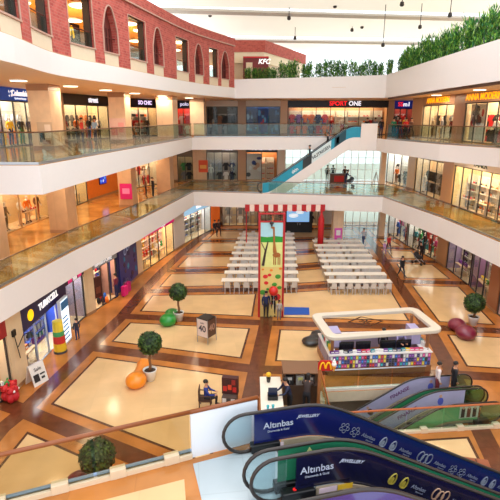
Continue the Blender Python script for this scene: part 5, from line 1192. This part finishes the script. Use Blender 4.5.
t = thing('dump_bin', 'round promotional bin with yellow, red and green panels outside the navy phone shop', 'display bin', KT2 @ Vector((KW2 * .52, -.55, 0)), TK[3])
for i, (c, z0, z1) in enumerate((((60, 60, 70), 0, .12), ((230, 190, 40), .12, .55), ((206, 50, 44), .55, .95), ((70, 160, 90), .95, 1.2), ((240, 210, 60), 1.2, 1.75))): MB().lathe([(.34 - .02 * i, z0), (.33 - .02 * i, z1)], 10).build('bin_tier', M(c, .5), t)
for i, (px, py, c, k) in enumerate(((99, 304, 'black', 'backpack'), (103, 303, 'navy', 'backpack'), (107, 303, 'orange', 'backpack'), (101, 300, 'red', 'backpack'), (105, 299, 'blue', 'backpack'))):
    inst('backpack', item('backpack', c), U(px, py, 0), math.pi / 2, f'{c} backpack standing on the floor, {ORD[i]} in the group outside the bag shop', 'backpack')
for i, (px, py, c) in enumerate(((125, 296, (226, 40, 120)), (128, 292, (200, 30, 104)))):
    t = thing('suitcase', f'{"pink" if i == 0 else "dark pink"} suitcase standing beside the dark blue advertising panel', 'suitcase', U(px, py, 0), 1.3)
    MB().box(-.25, .25, -.14, .14, .05, .75).build('shell', M(c, .4), t, bevel=.04); MB().tube([(-.12, 0, .75), (-.12, 0, 1.0), (.12, 0, 1.0), (.12, 0, .75)], .014, 6).build('pull_handle', STEEL, t)
    for sx in (-.2, .2): MB().lathe([(.04, 0), (.04, .05)], 8, (sx, 0, 0)).build('wheel', BLACK, t)
def stroller(p, rz, c, label):
    t = thing('stroller', label, 'stroller', p, rz); m_ = M(c, .6)
    mb = MB(); mb.ell((0, .05, .62), (.24, .38, .2), 12, 8); mb.build('seat_pod', m_, t, True); mb = MB(); mb.ell((0, .25, .8), (.25, .22, .25), 12, 8); mb.build('hood', m_, t, True)
    for sx in (-.22, .22):
        MB().tube([(sx, -.45, .15), (sx, .1, .55), (sx, .62, 1.0)], .02, 6).build('frame_bar', STEEL, t); MB().tube([(sx, .4, .12), (sx, 0, .5)], .02, 6).build('frame_bar', STEEL, t)
        for y in (-.45, .4):
            mb = MB(Matrix.Translation((sx, y, .12)) @ Matrix.Rotation(math.pi / 2, 4, 'Y')); mb.lathe([(.12, -.02), (.12, .02)], 14); mb.build('wheel', BLACK, t)
    MB().tube([(-.22, .62, 1.0), (.22, .62, 1.0)], .025, 6).build('push_handle', BLACK, t)
stroller(U(418, 264, 0), .6, (30, 28, 32), 'black stroller beside the bright dress shop on the ground floor')
stroller(U(349, 187, 5), -1.4, (70, 84, 96), 'grey stroller pushed along the far end of the lower gallery')
# posters and small signs on columns
def board(name, label, loc, rz, w, h, c, pics, cat='poster'):
    t = thing(name, label, cat, loc, rz); MB().box(-w / 2, w / 2, -.03, 0, 0, h).build('backing_board', M(c, .5), t)
    for i, (x0, x1, z0, z1, cc) in enumerate(pics): MB().box(x0 * w, x1 * w, -.036 - i * .002, -.03, z0 * h, z1 * h).build('printed_block', M(cc, .5), t)
    return t
board('column_poster', 'beige fashion poster on the first thick column of the middle gallery', (-11.25, 26.62, 10.3), -.1, .85, 1.2, (200, 176, 150), [(-.4, -.05, .1, .6, (70, 56, 50)), (.0, .4, .3, .9, (232, 216, 200)), (-.2, .3, .02, .2, (150, 110, 90))])
board('column_poster', 'pale poster with pink flowers on the second thick column of the middle gallery', (-9.6, 35.25, 10.2), -.1, 1.2, 1.5, (236, 200, 190), [(-.4, .0, .2, .6, (226, 150, 150)), (.05, .4, .35, .8, (240, 170, 170))])
board('column_sign', 'magenta square sign on the stone column of the lower gallery', (-9.5, 35.9, 5.7), -.1, .95, 1.2, (206, 24, 110), [(-.3, .3, .35, .7, (240, 130, 180))], 'sign')
board('pier_sign', 'orange red sign on the corner pier of the lower gallery far side', (-5.1, 51.82, 6.0), 0, 1.0, 1.3, (232, 90, 40), [(-.35, .35, .3, .6, (250, 190, 90))], 'sign')
board('dark_pier_poster', 'small dark red poster on the stone pier between pink phone shop and bag shop', (-9.62, 27.95, .75), 1.02, .6, 1.4, (70, 24, 20), [(-.3, .3, .2, .5, (120, 60, 40))])
# kiosk counter with red sign on the far lower gallery
t = thing('info_desk', 'small dark desk with a red front on the bright lower gallery', 'desk', (9.4, 50.2, 5.0)); MB().box(-.9, .9, -.3, .3, 0, 1.0).build('desk_body', M((120, 84, 70), .5), t); MB().box(-.5, .5, -.33, -.3, .2, .85).build('red_front', M((220, 50, 44), .5), t); MB().box(-1.0, 1.0, -.36, .36, 1.0, 1.05).build('desk_top', M((90, 80, 70), .5), t)
t = thing('easel_frame', 'small wooden A frame stand by the glazed entrance of the lower gallery', 'stand', (13.2, 49.5, 5.0)); MB().tube([(-.35, 0, 0), (0, 0, 1.3)], .035, 6).build('leg', M((150, 140, 130), .5), t); MB().tube([(.35, 0, 0), (0, 0, 1.3)], .035, 6).build('leg', M((150, 140, 130), .5), t); MB().tube([(0, .5, 0), (0, 0, 1.3)], .03, 6).build('leg', M((150, 140, 130), .5), t)
# ---- shrubs in the planter of the upper gallery
SG = [M((66, 140, 50), .6, var=.2, scale=7), M((130, 186, 66), .6, var=.2, scale=7), M((44, 112, 60), .6, var=.2, scale=7), M((160, 196, 84), .6, var=.2, scale=7)]
def shrub_mesh(seed, H, n=620):
    rr = random.Random(seed); mb = MB()
    stems = [(rr.uniform(-.35, .35), rr.uniform(-.3, .3), rr.uniform(.75, 1.0) * H) for _ in range(7)]
    for i in range(n):
        x, y, h = rr.choice(stems); z = h * rr.uniform(.08, 1) ** .8; sp = .30 * (1 - .5 * z / h)
        c = Vector((x + rr.gauss(0, sp * .6), y + rr.gauss(0, sp * .6), max(.05, z))); a = rr.uniform(0, 6.28); d = Vector((math.cos(a), math.sin(a), rr.uniform(-.5, .9))).normalized(); b = d.cross(Vector((0, 0, 1))).normalized()
        s = rr.uniform(.09, .17); mb.add([c, c + d * s + b * s * .3, c + d * s * 2, c + d * s - b * s * .3], [(0, 1, 2, 3)], rr.choice((0, 0, 1, 2, 2, 3)))
    f = mb.mesh(SG); st = MB()
    for x, y, h in stems: st.tube([(x, y, 0), (x * 1.1, y * 1.1, h * .9)], .018, 5)
    return f, st.mesh(M((60, 70, 40), .8))
SH = [shrub_mesh(40 + i, 1.0) for i in range(5)]
def shrub(i, p, H, label):
    f, s = SH[i % 5]; t = thing('planter_shrub', label, 'shrub', p, RN.uniform(0, 6.28), 'shrubs in the upper planter'); t.scale = (.85, .85, H)
    for nm, me in (('foliage', f), ('stem', s)):
        o = bpy.data.objects.new(nm, me); COL.objects.link(o); o.parent = t
line = offset([(-.6, 45.6), (12.9, 44.5)], 1.05); L = plen(line); n = 21
for i in range(n):
    p, a = along(line, L * (i + .5) / n); shrub(i, (p.x, p.y, 14.93), RN.uniform(1.5, 1.95) if i > 4 else 1.25, f'leafy green shrub, {ORD[i]} along the far planter from the brick pavilion end')
line = offset([(12.4, 44.9), (12.11, 31.6), (12.16, 24.25), (12.4, 12)], 1.05); L = plen(line); n = 44
for i in range(n):
    p, a = along(line, L * (i + .3) / n); shrub(i + 2, (p.x, p.y, 15.18), RN.uniform(1.75, 2.4), f'bushy green shrub, {ORD[i]} along the right planter counted from the far corner')

# ---- red goods outside the festive gift shop
for i, (px, py, c) in enumerate(((1, 391, 'red'), (6, 393, 'red'), (4, 386, 'green'), (10, 391, 'red'), (-3, 387, 'white'), (9, 386, 'red'))):
    o = inst('plush_toy', item('plush_toy', c), U(px, py, 0) + Vector((.62, -.75, 0)), 1.2 + i * .4, f'{c} plush toy, {ORD[i]} of the floor pile beside the lamp pier', 'plush toy'); o.scale = (1.5, 1.5, 1.5)
# ================================================================== PEOPLE IN THE PLACE
BLK = (30, 28, 34); NVY = (32, 42, 84); WHT = (226, 224, 226); GRY = (120, 120, 128); DRD = (140, 36, 44); JNS = (52, 66, 104); BRN = (96, 66, 48); RDD = (196, 40, 44); BEI = (206, 180, 150); GRN = (60, 120, 90)
def at(px, py, z=0.0): return U(px, py, z)
person('boy in dark top and navy shorts standing outside the navy phone shop', at(78, 340), -2.2, 'stand', (44, 46, 60), NVY, sc=.74)
person('woman in black coat walking alone past the end of the canteen tables', at(401, 278), .3, 'walk', BLK, BLK, longhair=True)
person('man in black at the orange pier walking with a companion', at(215, 236.5), .5, 'walk', (34, 30, 34), BLK)
person('woman in dark brown at the orange pier beside a man in black', at(219, 236), .4, 'walk', (60, 44, 42), BLK, longhair=True)
person('person in grey and white walking in front of the bright ground floor entrance', at(363, 246), -.6, 'walk', (170, 170, 180), JNS)
person('person in navy by the red bags of the bag shop', at(117, 298), -1.8, 'stand', (120, 40, 60), NVY)
person('person in red beside a child by the jeans window shop', at(388, 253), .4, 'walk', RDD, (90, 50, 60), longhair=True)
person('child in lilac beside a person in red near the jeans window shop', at(384, 254), .3, 'walk', (190, 150, 200), (170, 120, 170), sc=.68)
person('person in black leaning over the stroller by the bright dress shop', at(421, 261), -1.0, 'lean', BLK, BLK)
person('man in navy standing at the foot of the giraffe picture, nearest the red post', at(266, 318), .2, 'stand', NVY, BLK)
person('person in black with arms bent at the middle of the giraffe picture', at(273, 316.5), -.2, 'carry', BLK, (24, 24, 30))
person('child in grey and white at the foot of the giraffe picture beside the mat', at(279, 319.5), .1, 'stand', (180, 176, 170), GRY, sc=.72, longhair=True)
mb = MB(); mb.ell((0, 0, 0), (.28, .28, .3), 14, 10); o = mb.build('balloon', M((206, 40, 34), .3), None, True); o.location = AY(273.5, 291, 26.2); tag(o, 'red round balloon held above the people at the giraffe picture', 'balloon')
mb = MB(); mb.tube([(0, 0, 0), (.02, .02, .9)], .008, 5); o2 = mb.build('string', WHITE, o); o2.location = (0, 0, -1.2)
person('seated man in a royal blue jacket on the dark armchair', (-1.84, 17.3, 0), math.pi / 2, 'sit', (30, 50, 130), BLK)
person('snack worker in dark blue bending over the white counter', (1.62, 16.75, 0), -1.2, 'lean', (30, 36, 66), BLK)
person('snack worker in dark brown standing before the drinks machines', (2.3, 16.8, 0), math.pi * .9, 'lean', (60, 44, 40), BLK, longhair=True)
person('kiosk seller in black standing inside the kiosk between monitors', KT @ Vector((.55, .1, 0)), .2, 'stand', BLK, BLK)
person('kiosk seller in lilac standing at the shop end inside the kiosk', KT @ Vector((1.35, .15, 0)), .2, 'lean', (170, 160, 210), JNS, longhair=True)
person('shopper in white top with red bag strap at the top of the basement escalator', (8.05, 17.9, .03), 1.4, 'stand', (228, 214, 214), (120, 40, 50))
person('shopper in black at the top of the basement escalator behind a white clad shopper', (8.75, 17.92, .03), 1.5, 'stand', BLK, BLK)
# lower gallery
person('person in black standing at the far lower gallery left of the info desk', at(327, 181, 5), .2, 'stand', BLK, BLK)
person('person in grey standing at the far lower gallery close to the info desk', at(332.5, 181, 5), -.3, 'stand', GRY, BLK)
person('person in brown behind the red fronted info desk', (10.2, 50.9, 5), .1, 'stand', BRN, BLK)
person('person in navy pushing the grey stroller along the lower gallery', at(345, 187, 5), 1.5, 'lean', NVY, JNS)
person('person in brown coat outside the accessory boutique', (-9.1, 41.0, 5), 1.9, 'stand', (110, 70, 52), BLK, longhair=True)
person('person in black carrying a bag outside the accessory boutique', (-8.55, 41.3, 5), 2.2, 'carry', BLK, BLK)
# middle gallery
for px, Y, tp, bt, po, lab in ((365, 46.5, BLK, BLK, 'stand', 'person in black at the escalator landing of the middle gallery'), (373, 47, GRY, BLK, 'walk', 'person in grey walking behind the white escalator landing'), (379, 46.2, BLK, NVY, 'stand', 'person in black and navy left of the person in green'),
    (391, 44.5, (40, 130, 96), BLK, 'stand', 'person in a green top on the middle gallery before the red and blue sign'), (397, 44, (60, 44, 60), JNS, 'walk', 'person in plum jacket beside the person in green'), (403, 43, RDD, BLK, 'stand', 'person in red on the middle gallery below the red and blue sign'), (408, 42, (90, 60, 50), BLK, 'walk', 'person in brown near the pier of the first orange letter shop')):
    person(lab, ((px - 250) / F * (Y * CP + 1.0), Y, 10), RN.uniform(-.6, .6), po, tp, bt)
person('shopper in red and white outside the black sign street shop', (-11.6, 33.5, 10), 1.6, 'stand', (200, 60, 50), JNS)
person('shopper in pale blue outside the black sign street shop', (-11.2, 35.0, 10), 1.2, 'carry', (150, 180, 210), JNS, longhair=True)
person('shopper in red beside the purple sign cafe shop', (-10.8, 40.4, 10), 1.4, 'stand', DRD, BLK)
person('man in dark coat beside the purple sign cafe shop', (-10.2, 41.8, 10), 1.7, 'walk', (44, 36, 44), BLK)
# riders of the far escalator
for s, c, lab in ((3.95, BLK, 'rider in black higher up on the far teal sided escalator'), (5.55, (40, 60, 70), 'rider in dark teal lower down on the far teal sided escalator')):
    person(lab, (11.0 - s, 43.72, 10 + fb(s) + .03), -math.pi / 2, 'stand', c, BLK)
WORLD_E, SKY_E, EXPO = 2.2, 2200, -0.12
# ================================================================== CAMERA, LIGHT
cam = bpy.data.cameras.new('camera'); cam.sensor_width = 36; cam.lens = F / 500 * 36; cam.clip_start = .1; cam.clip_end = 300
co = bpy.data.objects.new('camera', cam); COL.objects.link(co); co.location = (0, 0, CZ); co.rotation_euler = (math.pi / 2 - PITCH, 0, 0)
SC.camera = co
w = bpy.data.worlds.new('world'); SC.world = w; w.use_nodes = True
w.node_tree.nodes['Background'].inputs[0].default_value = (.90, .95, 1.0, 1); w.node_tree.nodes['Background'].inputs[1].default_value = WORLD_E
SC.view_settings.view_transform = 'Standard'; SC.view_settings.look = 'None'; SC.view_settings.exposure = EXPO; SC.view_settings.gamma = 1
SC.cycles.max_bounces = 8; SC.cycles.transparent_max_bounces = 16; SC.cycles.caustics_reflective = False; SC.cycles.caustics_refractive = False
SC.cycles.sample_clamp_indirect = 4.0
# added unseen area light standing in for daylight above the visible roof edge
light((1, 20, 27), 18, 26, SKY_E, NEUT)
